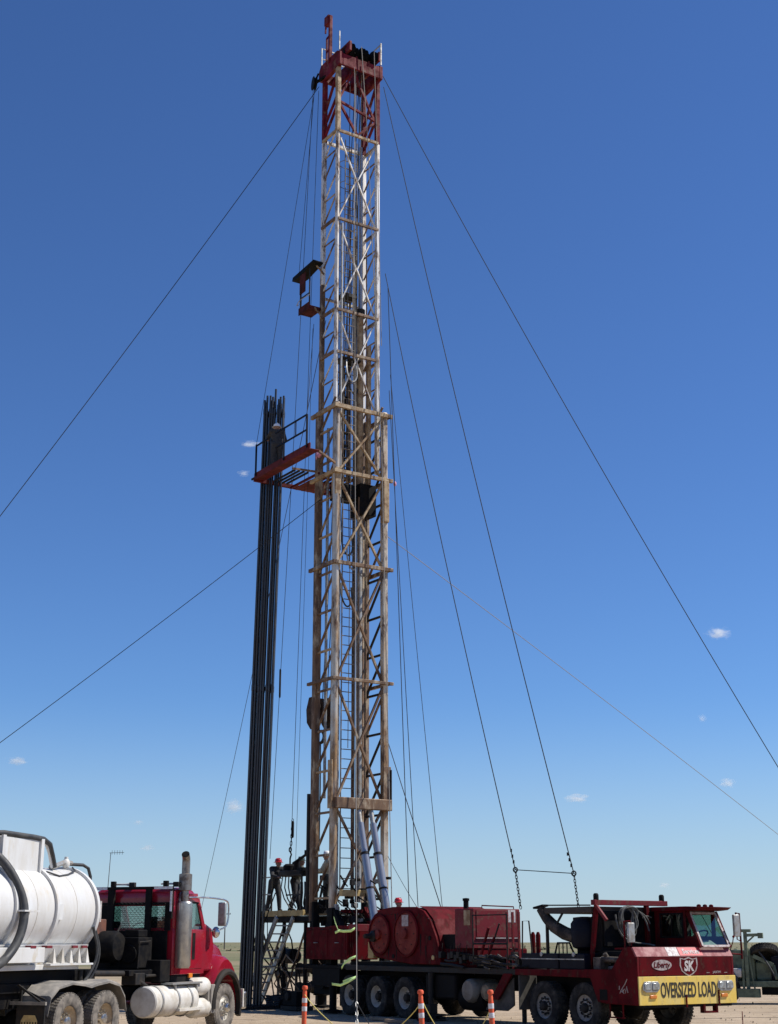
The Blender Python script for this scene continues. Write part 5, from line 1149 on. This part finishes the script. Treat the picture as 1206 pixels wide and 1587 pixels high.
# manway hatch box on top
for p, q in (((-7.65, -.42), (-6.35, -.42)), ((-7.65, .42), (-6.35, .42)), ((-7.65, -.42), (-7.65, .42)), ((-6.35, -.42), (-6.35, .42))):
    MB().box((min(p[0], q[0]) - .012, min(p[1], q[1]) - .012, 3.28), (max(p[0], q[0]) + .012, max(p[1], q[1]) + .012, 3.95)).build('spill_box_wall', M_WHITE, tank)
for x in (-7.65, -6.35): MB().box((x - .05, -.48, 3.28), (x + .05, -.43, 3.98)).build('spill_box_edge', M_WHITE, tank)
MB().lathe([(.3, 0), (.3, .5), (.34, .52), (.34, .58), (.2, .64), (.001, .66)], (-7.0, 0, 3.4), n=24, cap=False).build('hatch', M_WHITE, tank)
MB().box((-8.9, -.2, 3.85), (-7.1, .05, 3.97)).build('walkway', M_WHITE, tank)
T_('vacuum_hose', MB().path([(-8.6, -.35, 3.95), (-7.6, -.40, 4.02), (-6.6, -.42, 4.0), (-6.25, -.42, 3.98), (-6.0, -.40, 3.9), (-5.85, -.38, 3.68), (-5.72, -.36, 3.47)], .055, 10), M_HOSE)
T_('hose_riser', MB().path([(-6.15, -.38, 3.95), (-5.95, -.36, 3.75), (-5.78, -.34, 3.45)], .03, 8), M_WHITE)
T_('top_pipe', MB().path([(-5.75, -.3, 3.46), (-5.5, -.25, 3.5), (-5.2, -.15, 3.55), (-4.9, -.05, 3.60), (-4.55, 0, 3.60)], .055, 8), M_GALV)
T_('top_valve', MB().ball((-4.82, -.05, 3.58), (.09, .08, .11)).tube((-4.82, -.05, 3.4), (-4.82, -.05, 3.72), .04), M_WHITED)
T_('vent_pipe', MB().path([(-4.65, 0, 3.58), (-4.2, -.08, 3.58), (-4.02, -.1, 3.52), (-3.95, -.12, 3.35), (-3.95, -.12, 2.4)], .035, 8), M_HOSE)
T_('loose_hose', MB().path([(-6.2, -.5, 3.35), (-5.8, -.55, 3.28), (-5.4, -.5, 3.33), (-5.0, -.4, 3.42), (-4.8, -.2, 3.5)], .018, 6), M_HOSE)
bigh = [(-8.55, -.30, 3.75), (-8.3, -.6, 3.45), (-8.15, -.85, 3.0), (-8.1, -.98, 2.6), (-8.2, -1.02, 2.2), (-8.45, -1.02, 1.85), (-8.8, -1.0, 1.6), (-9.2, -.95, 1.5)]
T_('suction_hose', MB().path(smooth(bigh), .085, 12), M_HOSE)
T_('hose_strap', MB().box((-8.25, -1.08, 2.55), (-7.75, -.86, 2.58)), M_WHITE)
# saddle, gussets, reflectors
sd = T_('tank_saddle', MB().prism([(-.62, 1.58), (-.80, 1.95), (.80, 1.95), (.62, 1.58)], -10.9, -4.95, 'yz').box((-8.2, -.75, 1.48), (-5.2, .75, 1.58)), M_WHITE, bevel=.01)
gus = MB().prism([(-.83, 1.86), (-.83, 1.60), (-.70, 1.60)], -.07, .07, 'yz')
for k in range(5): MB().add([(-5.0 - .3 * k - .06, -.83, 1.60), (-5.0 - .3 * k + .06, -.83, 1.60), (-5.0 - .3 * k, -.80, 1.90), (-5.0 - .3 * k, -.62, 1.62)], [(0, 1, 2), (0, 2, 3), (1, 3, 2), (0, 3, 1)]).build('gusset', M_WHITED, sd)
MB().box((-6.45, -.90, 1.56), (-4.90, -.62, 1.595)).build('saddle_flange', M_WHITE, sd)
MB().box((-8.6, -.92, 1.62), (-6.7, -.80, 1.90)).build('side_box', M_WHITE, sd, bevel=.01)
for x in (-5.15, -5.5, -6.55, -7.1): MB().box((x - .09, -.925 if x < -6.5 else -.84, 1.885), (x + .09, -.80, 1.935)).build('red_reflector', M_REDL, sd)
T_('sub_frame', MB().box((-8.3, -.55, 1.06), (-4.6, .55, 1.24)).box((-9.5, -.5, 1.24), (-4.7, .5, 1.46)), M_BLACK, bevel=.01)
T_('cross_pipe', MB().tube((-5.2, -.75, 1.38), (-3.2, -.75, 1.34), .06).tube((-3.4, -.95, 1.30), (-2.7, -.95, 1.30), .03), M_BLACKM)
T_('valve_group', MB().box((-3.8, -.95, 1.12), (-3.4, -.6, 1.36)).tube((-3.6, -.9, 1.2), (-3.2, -1.0, 1.0), .05), M_BLACKM, bevel=.01)
for x in (-5.6, -5.4): T_('mount_bolt', MB().tube((x, -.7, 1.24), (x, -.7, 1.46), .05), M_BLACKM)
# rear fenders (two linked arches)
fpts = [(-7.50, .72), (-7.42, 1.02), (-7.15, 1.21), (-6.68, 1.28), (-6.25, 1.24), (-6.0, 1.20), (-5.75, 1.24), (-5.33, 1.28), (-4.92, 1.20), (-4.70, .98), (-4.62, .70)]
for s_ in (-1, 1):
    mb = MB(); y0, y1 = s_ * .60, s_ * 1.24; rings = []
    for x, z in fpts: rings.append([(x, y0, z), (x, y1 - s_ * .05, z), (x, y1, z - .035), (x, y1, z - .075), (x, y1 - s_ * .015, z - .075), (x, y1 - s_ * .06, z - .03), (x, y0, z - .025)])
    mb.loft(rings); T_('rear_fender', mb, M_FEND)
T_('fender_bracket', MB().bar((-7.55, -.65, 1.15), (-7.55, -1.2, .95), .03).bar((-7.5, -.62, .72), (-7.5, -.62, 1.2), .04).bar((-7.62, -.62, 1.22), (-7.62, -1.2, .88), .035), M_BLACKM)
mf = T_('mud_flap', MB().box((-7.62, -1.24, .28), (-7.59, -.62, .90)), M_BLACKM)
MB().box((-7.64, -1.26, .86), (-7.585, -.30, .92)).build('flap_bar', M_FEND, mf)
MB().prism([(-1.10, .30), (-1.10, .58), (-1.04, .68), (-.80, .68), (-.74, .58), (-.74, .30)], -7.632, -7.622, 'yz').build('flap_emblem', M_YELB, mf)
for k in range(6): MB().box((-7.638, -1.08 + .06 * k, .40), (-7.634, -1.06 + .06 * k, .56)).build('emblem_bar', M_BLACK, mf)
# cab shell with real openings
CXR, CW = -2.40, 1.04
shell = MB()
shell.box((CXR, -CW, 1.30), (CXR + .05, CW, 2.30)).box((CXR, -CW, 2.78), (CXR + .05, CW, 3.10)).box((CXR, -CW, 2.30), (CXR + .05, -.82, 2.78)).box((CXR, .62, 2.30), (CXR + .05, CW, 2.78))
cabt = T_('cab', shell, M_MACK, bevel=.012, label='red cab with mesh guarded rear window')
def K_(name, mb, m, bevel=0.0): return mb.build(name, m, cabt, bevel=bevel)
for s_ in (-1, 1):
    y0, y1 = s_ * CW, s_ * (CW - .05)
    w = MB().box((CXR + .05, y0, 1.30), (-.86, y1, 2.28)).box((CXR + .05, y0, 2.28), (-2.02, y1, 3.08)).prism([(-2.02, 2.85), (-1.22, 2.85), (-1.28, 3.08), (-2.02, 3.08)], y0, y1).prism([(-.98, 2.28), (-.86, 2.28), (-1.18, 2.92), (-1.26, 2.88)], y0, y1)
    K_('side_wall', w, M_MACK, .012)
    K_('side_window', MB().prism([(-2.02, 2.28), (-.98, 2.28), (-1.24, 2.85), (-2.02, 2.85)], s_ * (CW - .02), s_ * (CW - .03)), M_GLASS)
    if s_ < 0:
        d = K_('door', MB().prism([(-2.0, 1.42), (-.98, 1.42), (-.98, 2.26), (-2.0, 2.26)], y0 - .012, y0 - .001), M_MACK, .006)
        K_('window_surround', MB().box((-2.06, y0 - .012, 2.26), (-2.02, y0, 2.88)).box((-2.06, y0 - .012, 2.85), (-1.24, y0, 2.89)), M_BLACK)
        K_('door_handle', MB().box((-1.95, y0 - .035, 2.08), (-1.8, y0 - .012, 2.13)), M_BLACK)
        K_('door_vent', MB().box((-1.5, y0 - .018, 1.62), (-1.36, y0 - .008, 2.2)), M_BLACK)
rings = []
for x, z, w in ((CXR - .01, 3.06, CW - .02), (CXR + .02, 3.12, CW - .01), (CXR + .12, 3.17, CW), (-1.9, 3.20, CW), (-1.5, 3.17, CW), (-1.28, 3.08, CW - .02), (-1.16, 2.96, CW - .05)):
    rings.append([(x, -w, 2.95 if x < -1.2 else 2.90), (x, -w, z - .09), (x, -w + .04, z - .03), (x, -w + .14, z), (x, 0, z + .02), (x, w - .14, z), (x, w - .04, z - .03), (x, w, z - .09), (x, w, 2.95 if x < -1.2 else 2.90)])
K_('roof', MB().loft(rings, cap=True), M_MACK)
K_('windshield', MB().add([(-.88, -.96, 2.30), (-.88, .96, 2.30), (-1.18, .94, 2.92), (-1.18, -.94, 2.92)], [(0, 1, 2, 3)]), M_GLASS)
K_('pillar', MB().bar((-.86, -1.0, 2.28), (-1.20, -.99, 2.96), .07), M_MACK); K_('pillar', MB().bar((-.86, 1.0, 2.28), (-1.20, .99, 2.96), .07), M_MACK)
K_('floor_pan', MB().box((CXR + .05, -.98, 1.30), (-.86, .98, 1.36)).box((-.90, -.98, 1.36), (-.84, .98, 2.28)), M_MACK)
K_('rear_window', MB().box((CXR + .02, -.82, 2.30), (CXR + .028, .62, 2.78)), M_GLASS)
K_('seat', MB().box((-2.1, -.75, 1.4), (-1.6, -.25, 1.85)).box((-2.25, -.75, 1.8), (-2.1, -.25, 2.55)).box((-2.1, .25, 1.4), (-1.6, .75, 1.85)).box((-2.25, .25, 1.8), (-2.1, .75, 2.45)), M_INT, .05)
K_('steering_wheel', MB().torus((-1.35, .45, 2.28), (-.7, 0, .7), .23, .018, 22, 6).bar((-1.35, .45, 2.28), (-1.0, .45, 1.95), .04), M_INT)
K_('dashboard', MB().box((-1.12, -.96, 1.7), (-.92, .96, 2.24)), M_INT, .04)
# headache rack with expanded mesh
T_('cab_back_shade_sheet', MB().box((CXR - .06, -.92, 1.34), (CXR - .03, .98, 2.24)), M_BLACK, bevel=.006)  # black sheets added over the red wall to stand in for its shade
for y0, y1, z0, z1 in ((-.98, -.835, 2.245, 2.80), (-.98, .98, 2.805, 2.86), (.64, .98, 2.245, 2.80)): T_('cab_back_shade_sheet', MB().box((CXR - .05, y0, z0), (CXR - .03, y1, z1)), M_BLACK)
hr = T_('headache_rack', MB().box((CXR - .16, -1.06, 3.14), (CXR - .08, 1.02, 3.205)).box((CXR - .16, .44, 1.5), (CXR - .08, .60, 3.14)).box((CXR - .16, -.52, 1.5), (CXR - .08, -.38, 3.14)).box((CXR - .15, -1.06, 2.5), (CXR - .09, -1.01, 3.14)), M_BLACK, bevel=.006)
for (a, b, c, d) in ((-1.06, -.60, 3.145, 3.20), (.62, 1.02, 3.145, 3.20)): MB().box((CXR - .168, a, c), (CXR - .162, b, d)).build('reflective_tape', M_REFL, hr)
MB().box((CXR - .158, -1.06, 2.66), (CXR - .152, -1.012, 3.10)).build('reflective_tape', M_REFL, hr)
ms = MB(); x = CXR - .10
for k in range(13):
    z = 2.26 + .048 * k; zig = []
    for j in range(31): zig.append((x, .62 - 1.5 * j / 30, z + (.020 if (j + k) % 2 else -.012)))
    ms.path(zig, .006, 4, cap=False)
g = ms.build('mesh_guard', M_BLACKM, hr); g['kind'] = 'stuff'
for y in (.50, -.86):
    MB().box((CXR - .15, y - .06, 3.205), (CXR - .06, y + .05, 3.33)).build('work_light', M_BLACK, hr, bevel=.01)
for y in (.30, -1.0): T_('air_horn', MB().lathe([(.02, 0), (.022, .35), (.05, .48), (.055, .5)], (CXR - .05 + .1, y + .35, 3.27), (.25, -1, 0), 12), M_WHITED)
for y in (.10, -1.04): T_('beacon_bracket', MB().box((CXR + .02, y - .07, 3.20), (CXR + .12, y + .07, 3.31)), M_BLACKM, bevel=.01)
# hood, fender, grille
rings = []
for x, w, zt in ((-.86, .92, 2.34), (-.5, .86, 2.30), (0, .74, 2.22), (.5, .66, 2.10), (.9, .62, 1.98), (1.08, .58, 1.86)):
    r_ = []
    for k in range(13):
        a = math.pi * k / 12; c = math.cos(a); s2 = math.sin(a)
        r_.append((x, -w * (abs(c) ** .45) * (1 if c > 0 else -1), 1.05 + (zt - 1.05) * (s2 ** .5 if s2 > 0 else 0)))
    rings.append(r_)
T_('hood', MB().loft(rings), M_MACK)
T_('hood_intake', MB().box((-.72, -.945, 1.85), (-.44, -.86, 2.14)), M_MACK, bevel=.03)
for k in range(5): T_('intake_louvre', MB().box((-.68, -.955, 1.88 + .048 * k), (-.48, -.943, 1.905 + .048 * k)), M_BLACK)
T_('cowl_side', MB().prism([(-1.0, 1.35), (-.98, 2.3), (-.80, 2.42), (-.45, 2.30), (-.35, 1.9), (-.45, 1.35)], -1.03, -.72), M_MACK, bevel=.05)
for s_ in (-1, 1):
    mb = MB(); rings = []
    for k in range(15):
        a = R(-12 + 190 * k / 14); rx, rz = .80, .78; cx, cz = .02, .62
        x, z = cx + rx * math.cos(a), cz + (rz + .28 * max(0, math.sin(a)) ** 2) * math.sin(a)
        xi, zi = cx + .66 * math.cos(a), .56 + .70 * math.sin(a)
        rings.append([(xi, s_ * 1.16, zi), (x * .93, s_ * 1.18, cz + (z - cz) * .93), (x, s_ * 1.08, z), (x * 1.02, s_ * .8, z * 1.03), (x * 1.0, s_ * .5, z * 1.02), (xi, s_ * .5, zi)])
    mb.loft(rings); T_('front_fender', mb, M_MACK)
    mb = MB(); rings = []
    for k in range(15):
        a = R(-20 + 205 * k / 14); cx, cz = .02, .58; r0, r1 = .64, .76
        p0 = (cx + r0 * math.cos(a), cz + (r0 + .05) * math.sin(a)); p1 = (cx + r1 * math.cos(a), cz + (r1 + .06) * math.sin(a))
        rings.append([(p0[0], s_ * 1.14, p0[1]), (p0[0], s_ * 1.26, p0[1]), ((p0[0] + p1[0]) / 2, s_ * 1.275, (p0[1] + p1[1]) / 2), (p1[0], s_ * 1.24, p1[1]), (p1[0], s_ * 1.14, p1[1])])
    mb.loft(rings); T_('fender_flare', mb, M_BLACKM)
T_('front_bumper', MB().box((1.05, -1.15, .45), (1.25, 1.15, .85)), M_CHROME, bevel=.04)
T_('splash_flap', MB().box((-.86, -1.18, .40), (-.78, -.62, 1.05)).box((-.78, -1.22, .42), (-.56, -1.12, 1.06)), M_FEND, bevel=.02)
T_('bumper_end', MB().box((.84, -1.24, .5), (.90, -1.1, .92)), M_WHITED, bevel=.01)
# exhaust stack
ex = T_('exhaust_stack', MB().path(smooth([(-2.14, -1.16, 3.50), (-2.14, -1.16, 3.72), (-2.16, -1.17, 3.84), (-2.26, -1.2, 3.92)], 2), .092, 14, cap=False), mat('exhaust_steel', (0.30, 0.28, 0.25), 0.4, 0.8, col2=(0.16, 0.13, 0.11), amt=0.5, scale=6))
MB().lathe([(.085, 2.86 - 3.5), (.085, .0)], (-2.14, -1.16, 3.5), n=16, cap=False).build('stack_pipe', MATS['exhaust_steel'], ex)
MB().lathe([(.09, 3.12), (.15, 3.13), (.15, 3.48), (.09, 3.50)], (-2.14, -1.16, 0), n=20).build('stack_sleeve', MATS['exhaust_steel'], ex)
MB().lathe([(.002, 0), (.088, .001)], (-2.262, -1.201, 3.921), (-.7, -.2, .7), 14, cap=False).build('stack_mouth', M_BLACK, ex)
sh_ = MB(); rings = []
for z in (1.44, 1.5, 2.84, 2.88):
    r_ = .185 if z in (1.5, 2.84) else .15
    rings.append([(-2.14 + r_ * math.cos(a), -1.16 + r_ * math.sin(a), z) for a in [2 * math.pi * k / 20 for k in range(20)]])
sh_.loft(rings); sh_.build('heat_shield', mat('heat_shield', (0.50, 0.50, 0.48), 0.3, 0.85, col2=(0.36, 0.34, 0.31), amt=0.4, scale=4), ex)
T_('grab_bar', MB().path(smooth([(-1.93, -1.14, 2.72), (-1.88, -1.18, 2.66), (-1.86, -1.2, 2.3), (-1.88, -1.2, 1.85), (-1.95, -1.14, 1.72)]), .018, 6), M_CHROME)
# mirror
mr = T_('mirror', MB().path(smooth([(-1.75, -1.05, 2.98), (-1.2, -1.16, 3.0), (-.75, -1.3, 2.98), (-.45, -1.38, 2.95), (-.38, -1.40, 2.85), (-.40, -1.40, 2.4), (-.55, -1.32, 2.28), (-.72, -1.12, 2.25)]), .02, 8), M_CHROME)
MB().box((-.60, -1.42, 2.36), (-.52, -1.22, 2.90)).build('mirror_head', M_GALV, mr, bevel=.025)
MB().ball((-.62, -1.2, 2.22), (.08, .1, .13)).build('spot_mirror', M_CHROME, mr)
# fuel tank, air tanks, steps, tool box, pump
ft = T_('fuel_tank', MB().lathe([(.001, 0), (.30, .005), (.325, .03), (.325, 1.95), (.30, 1.98), (.001, 1.985)], (-3.50, -.98, .76), (1, 0, 0), 36, cap=False), M_WHITED)
for x in (-3.18, -2.45, -1.85): MB().lathe([(.328, -.03), (.34, -.03), (.34, .03), (.328, .03)], (x, -.98, .76), (1, 0, 0), 36, cap=False).build('tank_strap', M_GALV, ft)
MB().box((-2.7, -1.25, 1.10), (-1.3, -.95, 1.14)).bar((-2.5, -1.2, .9), (-2.5, -1.2, 1.1), .05).bar((-1.5, -1.2, .9), (-1.5, -1.2, 1.1), .05).build('step', M_GALV, ft)
MB().box((-2.5, -1.34, .54), (-1.3, -1.2, .60)).build('step', M_WHITED, ft)
for z, x, r_ in ((1.02, -1.50, .20), (.56, -1.42, .22)):
    T_('air_tank', MB().lathe([(.08, 0), (r_ * .8, .03), (r_, .10), (r_, .72), (r_ * .8, .79), (.08, .82)], (x, -1.0, z), (1, 0, 0), 24), M_WHITED)
T_('marker_lamp', MB().box((-1.62, -1.07, 1.22), (-1.45, -1.03, 1.32)), M_AMB, bevel=.01)
T_('cab_skirt', MB().box((-2.36, -1.0, 1.12), (-.95, -.5, 1.30)), M_BLACK, bevel=.02)
T_('tool_box', MB().box((-2.95, -1.06, 1.16), (-2.50, -.60, 1.62)), M_BLACK, bevel=.015)
T_('box_latch', MB().tube((-2.96, -.82, 1.40), (-2.97, -.82, 1.40), .03), M_GALV)
T_('vacuum_pump', MB().lathe([(.08, 0), (.28, .03), (.335, .12), (.335, 1.3), (.28, 1.38), (.1, 1.4)], (-3.6, -.42, 1.90), (0, 1, 0), 32), M_BLACK)
T_('pump_engine', MB().box((-3.35, -.72, 1.45), (-2.75, -.25, 2.10)).box((-3.25, -.65, 2.10), (-2.85, -.30, 2.26)).tube((-3.36, -.5, 1.75), (-3.40, -.5, 1.75), .2, n=18), M_BLACK, bevel=.03)
T_('engine_guard', MB().path([(-3.38, -.74, 1.45), (-3.38, -.76, 2.0), (-2.9, -.76, 2.02)], .015, 6).path([(-3.4, -.2, 2.2), (-3.1, -.1, 2.35), (-2.8, .1, 2.3)], .02, 6), M_BLACKM)
T_('pump_bracket', MB().box((-4.0, -.9, 1.30), (-2.6, .9, 1.42)), M_BLACK, bevel=.01)
T_('hose_bundle', MB().path(smooth([(-4.9, -.85, 2.3), (-4.7, -.9, 1.8), (-4.9, -.85, 1.4), (-5.1, -.8, 1.2)]), .03, 8).path(smooth([(-4.75, -.8, 2.3), (-4.55, -.85, 1.8), (-4.7, -.8, 1.35), (-4.9, -.7, 1.15)]), .025, 8), M_HOSE)
T_('placard', MB().box((-4.62, -.84, 2.40), (-4.60, -.68, 2.82)), M_DEC)
T_('placard_mark', MB().tube((-4.626, -.76, 2.70), (-4.63, -.76, 2.70), .05, n=12), M_LET)
T_('copper_tank', MB().box((-3.9, .02, 2.15), (-3.5, .35, 2.48)), mat('rust_brown', (0.16, 0.06, 0.035), 0.7, col2=(0.09, 0.04, 0.03), amt=0.4, scale=5), bevel=.02)

for o in list(trk.children):
    if o.name.split('.')[0] in ('tank', 'vacuum_hose', 'hose_riser', 'top_pipe', 'top_valve', 'vent_pipe', 'loose_hose', 'tank_saddle', 'hose_bundle', 'placard', 'placard_mark'):
        o.location.x -= .55

# ------------------------------------------------------------------ delineator posts and rope
def delineator(label, x, y):
    t = thing('delineator_post', label, 'traffic cone', (x, y, 0), rnd.random(), 'orange delineator posts along the rope')
    t.rotation_euler = (R(rnd.uniform(-2.5, 2.5)), R(rnd.uniform(-2.5, 2.5)), rnd.random())
    MB().lathe([(.055, .05), (.055, .80), (.05, .84), (.047, .86), (.047, .93), (.042, .94), (.04, .98), (.062, .985), (.065, 1.03), (.05, 1.06), (.02, 1.065)], n=18).build('post', M_ORG, t)
    for z in (.52, .66 + .04): MB().lathe([(.0575, z), (.058, z + .005), (.058, z + .095), (.0575, z + .10)], n=18, cap=False).build('reflective_band', M_REFL, t)
    MB().lathe([(.20, -.01), (.20, .05), (.07, .07)], n=8).build('base', M_BLACK, t)
    return t
D1, D2, D3 = (-1.90, 33.6), (.685, 30.7), (2.115, 30.7)
delineator('orange delineator post with white bands in front of the rig rear', *D1)
delineator('middle orange delineator post with white bands in front of the rig', *D2)
delineator('orange delineator post with white bands near the carrier front wheels', *D3)
def rope(a, b, za, zb, label, bend):
    a3, b3 = Vector((a[0], a[1], za)), Vector((b[0], b[1], zb)); g0, g1 = Vector((a[0], a[1], .02)), Vector((b[0], b[1], .02)); sd = Vector((-(b3 - a3).y, (b3 - a3).x, 0)).normalized() * bend
    pts = smooth([a3, a3.lerp(b3, .10) - Vector((0, 0, .28)), g0.lerp(g1, .30) + sd * .5 + Vector((0, 0, .10)), g0.lerp(g1, .42) + sd, g0.lerp(g1, .58) - sd * .6, g0.lerp(g1, .74) + Vector((0, 0, .12)), a3.lerp(b3, .91) - Vector((0, 0, .30)), b3])
    centred(MB().path(pts, .010, 6), 'barrier_rope', M_ROPE, label, 'rope', 'yellow barrier rope')
rope(D1, D2, .88, .84, 'yellow rope drooping between the first and middle delineator posts', .25)
rope(D2, D3, .84, .80, 'yellow rope drooping between the middle and right delineator posts', .12)

# ------------------------------------------------------------------ green pumping unit parked behind the cab
gu = thing('trailer_pump_unit', 'olive green trailer pump with a crane post, parked behind the rig cab', 'trailer', (12.6, 51.2, 0), R(-25))
MB().box((-.9, -.9, .55), (3.2, .9, .75)).build('trailer_frame', M_GREEN, gu, bevel=.02)
MB().box((-.45, -1.15, .22), (.28, -.85, .50)).build('step_box', M_GREEN, gu, bevel=.01)
MB().box((-.75, -.7, .75), (.1, .6, 1.75)).build('pump_housing', M_GREEN, gu, bevel=.04)
MB().box((.65, -.75, .75), (3.1, .8, 1.55)).build('engine_hood', M_NAVY, gu, bevel=.05)
MB().box((.1, -.6, .75), (.65, .6, 1.35)).build('gear_box', M_GREEN, gu, bevel=.05)
MB().bar((-.1, -.95, .5), (-.1, -.95, 2.42), .11).bar((-.1, -.95, 2.22), (.45, -.95, 2.24), .10).bar((-.1, -.95, 1.95), (.2, -.95, 2.2), .05).box((-.25, -1.02, 2.32), (.1, -.88, 2.42)).box((.33, -1.02, 2.12), (.5, -.88, 2.3)).build('crane_post', M_GREEN, gu, bevel=.01)
MB().bar((-.25, -.95, .5), (-.22, -.95, 1.6), .07).bar((.1, -.9, .5), (-.05, -.9, 1.8), .05).build('post_brace', M_GREEN, gu)
sp_ = put('spare_wheel', tyre_mesh('tyre', .48, .26, M_RUB, 30, .27), gu, loc=(.42, -.5, 1.66)); sp_.rotation_euler = (R(62), R(10), R(35))
put('rim', rim_mesh('rim', .27, .26, M_BLACKM, .05, .05), sp_)
MB().bar((.1, -.8, 1.55), (.75, -.8, 1.25), .12).bar((.75, -.8, 1.25), (.85, -.85, .8), .08).build('hose_arm', M_GREEN, gu)
MB().path(smooth([(-.7, -.8, 1.2), (-.6, -1.0, 1.0), (-.4, -1.05, .75), (-.7, -1.0, .5)]), .05, 8).build('hose', M_HOSE, gu)
MB().path(smooth([(.3, -.85, 1.7), (.6, -.95, 1.3), (.8, -.95, .9)]), .03, 8).build('hose', M_HOSE, gu)
MB().box((-.62, -.98, .85), (-.3, -.75, 1.15)).build('white_cover', M_WHITED, gu, bevel=.05)
for x in (-.85, 1.6, 2.7):
    w_ = wheel(gu, (x, -.95 if x < 0 else -.85, .48), TY_D, RM_D, None, spin=x)
    w_.scale = (.86, .86, .86)
MB().box((.3, -.8, .3), (3.0, -.5, .55)).build('under_box', M_BLACK, gu, bevel=.02)
# stake and string line in front of it
sk = thing('survey_stake', 'thin reddish stake carrying a low string line right of the cab', 'stake', (8.62, 36.7, 0))
MB().tube((0, 0, -.02), (0, 0, .38), .012, n=6).build('stake', M_REDL, sk)
MB().path(catenary((0, 0, .24), (6, 1.2, .24), .02, 8), .004, 4).path(catenary((0, 0, .24), (-4, -1.0, .24), .02, 8), .004, 4).build('string', M_BLACKM, sk)

# ------------------------------------------------------------------ far poles
up_ = thing('utility_pole', 'wooden utility pole with a crossarm standing far beyond the truck', 'pole', (-42.7, 385, 0))
MB().tube((0, 0, -.5), (0, 0, 9.6), .17, .12, n=10).build('shaft', M_POLE, up_)
MB().box((-1.4, -.06, 8.9), (1.4, .06, 9.1)).build('crossarm', M_POLE, up_)
for x in (-1.3, -.6, .6, 1.3): MB().lathe([(.03, 0), (.06, .05), (.05, .18), (.02, .2)], (x, 0, 9.1), n=8).build('insulator', M_POLE, up_)
lp = thing('antenna_mast', 'slim antenna mast with a short side arm behind the tanker', 'antenna', (-32.8, 170, 0))
MB().tube((0, 0, -.3), (.35, 0, 12.0), .06, .035, n=8).build('shaft', M_POLE, lp)
MB().bar((.2, 0, 11.95), (1.9, 0, 12.0), .05).build('boom', M_POLE, lp)
for k in range(5): MB().bar((.5 + .3 * k, 0, 11.75), (.5 + .3 * k, 0, 12.25), .035).build('element', M_POLE, lp)

# ------------------------------------------------------------------ small fair weather clouds
def cloud_mat():
    m = bpy.data.materials.new('cloud_vapour'); m.use_nodes = True
    n, l = m.node_tree.nodes, m.node_tree.links; n.clear()
    out = n.new('ShaderNodeOutputMaterial'); pv = n.new('ShaderNodeVolumePrincipled')
    pv.inputs['Color'].default_value = (1, 1, 1, 1); pv.inputs['Anisotropy'].default_value = 0.3
    tc = n.new('ShaderNodeTexCoord'); oi = n.new('ShaderNodeObjectInfo')
    ln = n.new('ShaderNodeVectorMath'); ln.operation = 'LENGTH'; l.new(tc.outputs['Object'], ln.inputs[0])
    off = n.new('ShaderNodeVectorMath'); off.operation = 'ADD'; sc = n.new('ShaderNodeMath'); sc.operation = 'MULTIPLY'; sc.inputs[1].default_value = 50
    l.new(oi.outputs['Random'], sc.inputs[0]); l.new(tc.outputs['Object'], off.inputs[0]); l.new(sc.outputs[0], off.inputs[1])
    nz = n.new('ShaderNodeTexNoise'); nz.inputs['Scale'].default_value = 2.2; nz.inputs['Detail'].default_value = 4; nz.inputs['Roughness'].default_value = .6; l.new(off.outputs[0], nz.inputs['Vector'])
    a = n.new('ShaderNodeMath'); a.operation = 'MULTIPLY_ADD'; a.inputs[1].default_value = 2.6; l.new(nz.outputs['Fac'], a.inputs[0])
    b = n.new('ShaderNodeMath'); b.operation = 'MULTIPLY_ADD'; b.inputs[1].default_value = -1.5; b.inputs[2].default_value = -.45; l.new(ln.outputs['Value'], b.inputs[0]); l.new(b.outputs[0], a.inputs[2])
    cl_ = n.new('ShaderNodeMath'); cl_.operation = 'MULTIPLY'; cl_.use_clamp = False
    mx = n.new('ShaderNodeMath'); mx.operation = 'MAXIMUM'; mx.inputs[1].default_value = 0; l.new(a.outputs[0], mx.inputs[0])
    cl_.inputs[1].default_value = .13; l.new(mx.outputs[0], cl_.inputs[0])
    l.new(cl_.outputs[0], pv.inputs['Density']); l.new(pv.outputs[0], out.inputs['Volume'])
    return m
CM = cloud_mat()
cme = MB().ball((0, 0, 0), 1.0, 20, 12).mesh('cloud', CM)
CLP = [(-0.2602, 0.1210, 20, 8, 'small white cloud at the left edge above the tanker'), (-.1072, .0900, 20, 14, 'small bright white cloud just left of the racked tubing'),
       (.1310, .0955, 24, 8, 'small flat white cloud above the chained guy cables'), (.2360, .2120, 24, 11, 'wispy white cloud highest on the right'),
       (.2360, .1060, 16, 9, 'small white cloud low at the right edge'), (.2210, .1510, 9, 8, 'tiny faint cloud midway up the right sky'),
       (-.1730, .0790, 10, 5, 'tiny faint cloud above the truck cab roof'), (-.1660, .0620, 13, 6, 'small faint cloud right of the antenna mast'),
       (-.1030, .3560, 20, 7, 'thin wispy cloud left of the racked tubing top'), (-.1080, .3330, 12, 7, 'faint small wisp left of the racking board'), (.1880, .0370, 12, 6, 'tiny white cloud just above the rig cab')]
for (tx, ty, w_, h_, lab) in CLP:
    D = 1600.0
    o = put('cloud', cme, loc=(tx * D, D, ty * D + 2)); o.scale = (w_ * .95, w_ * .7, h_ * .95); tag(o, lab, 'cloud', 'small clouds')
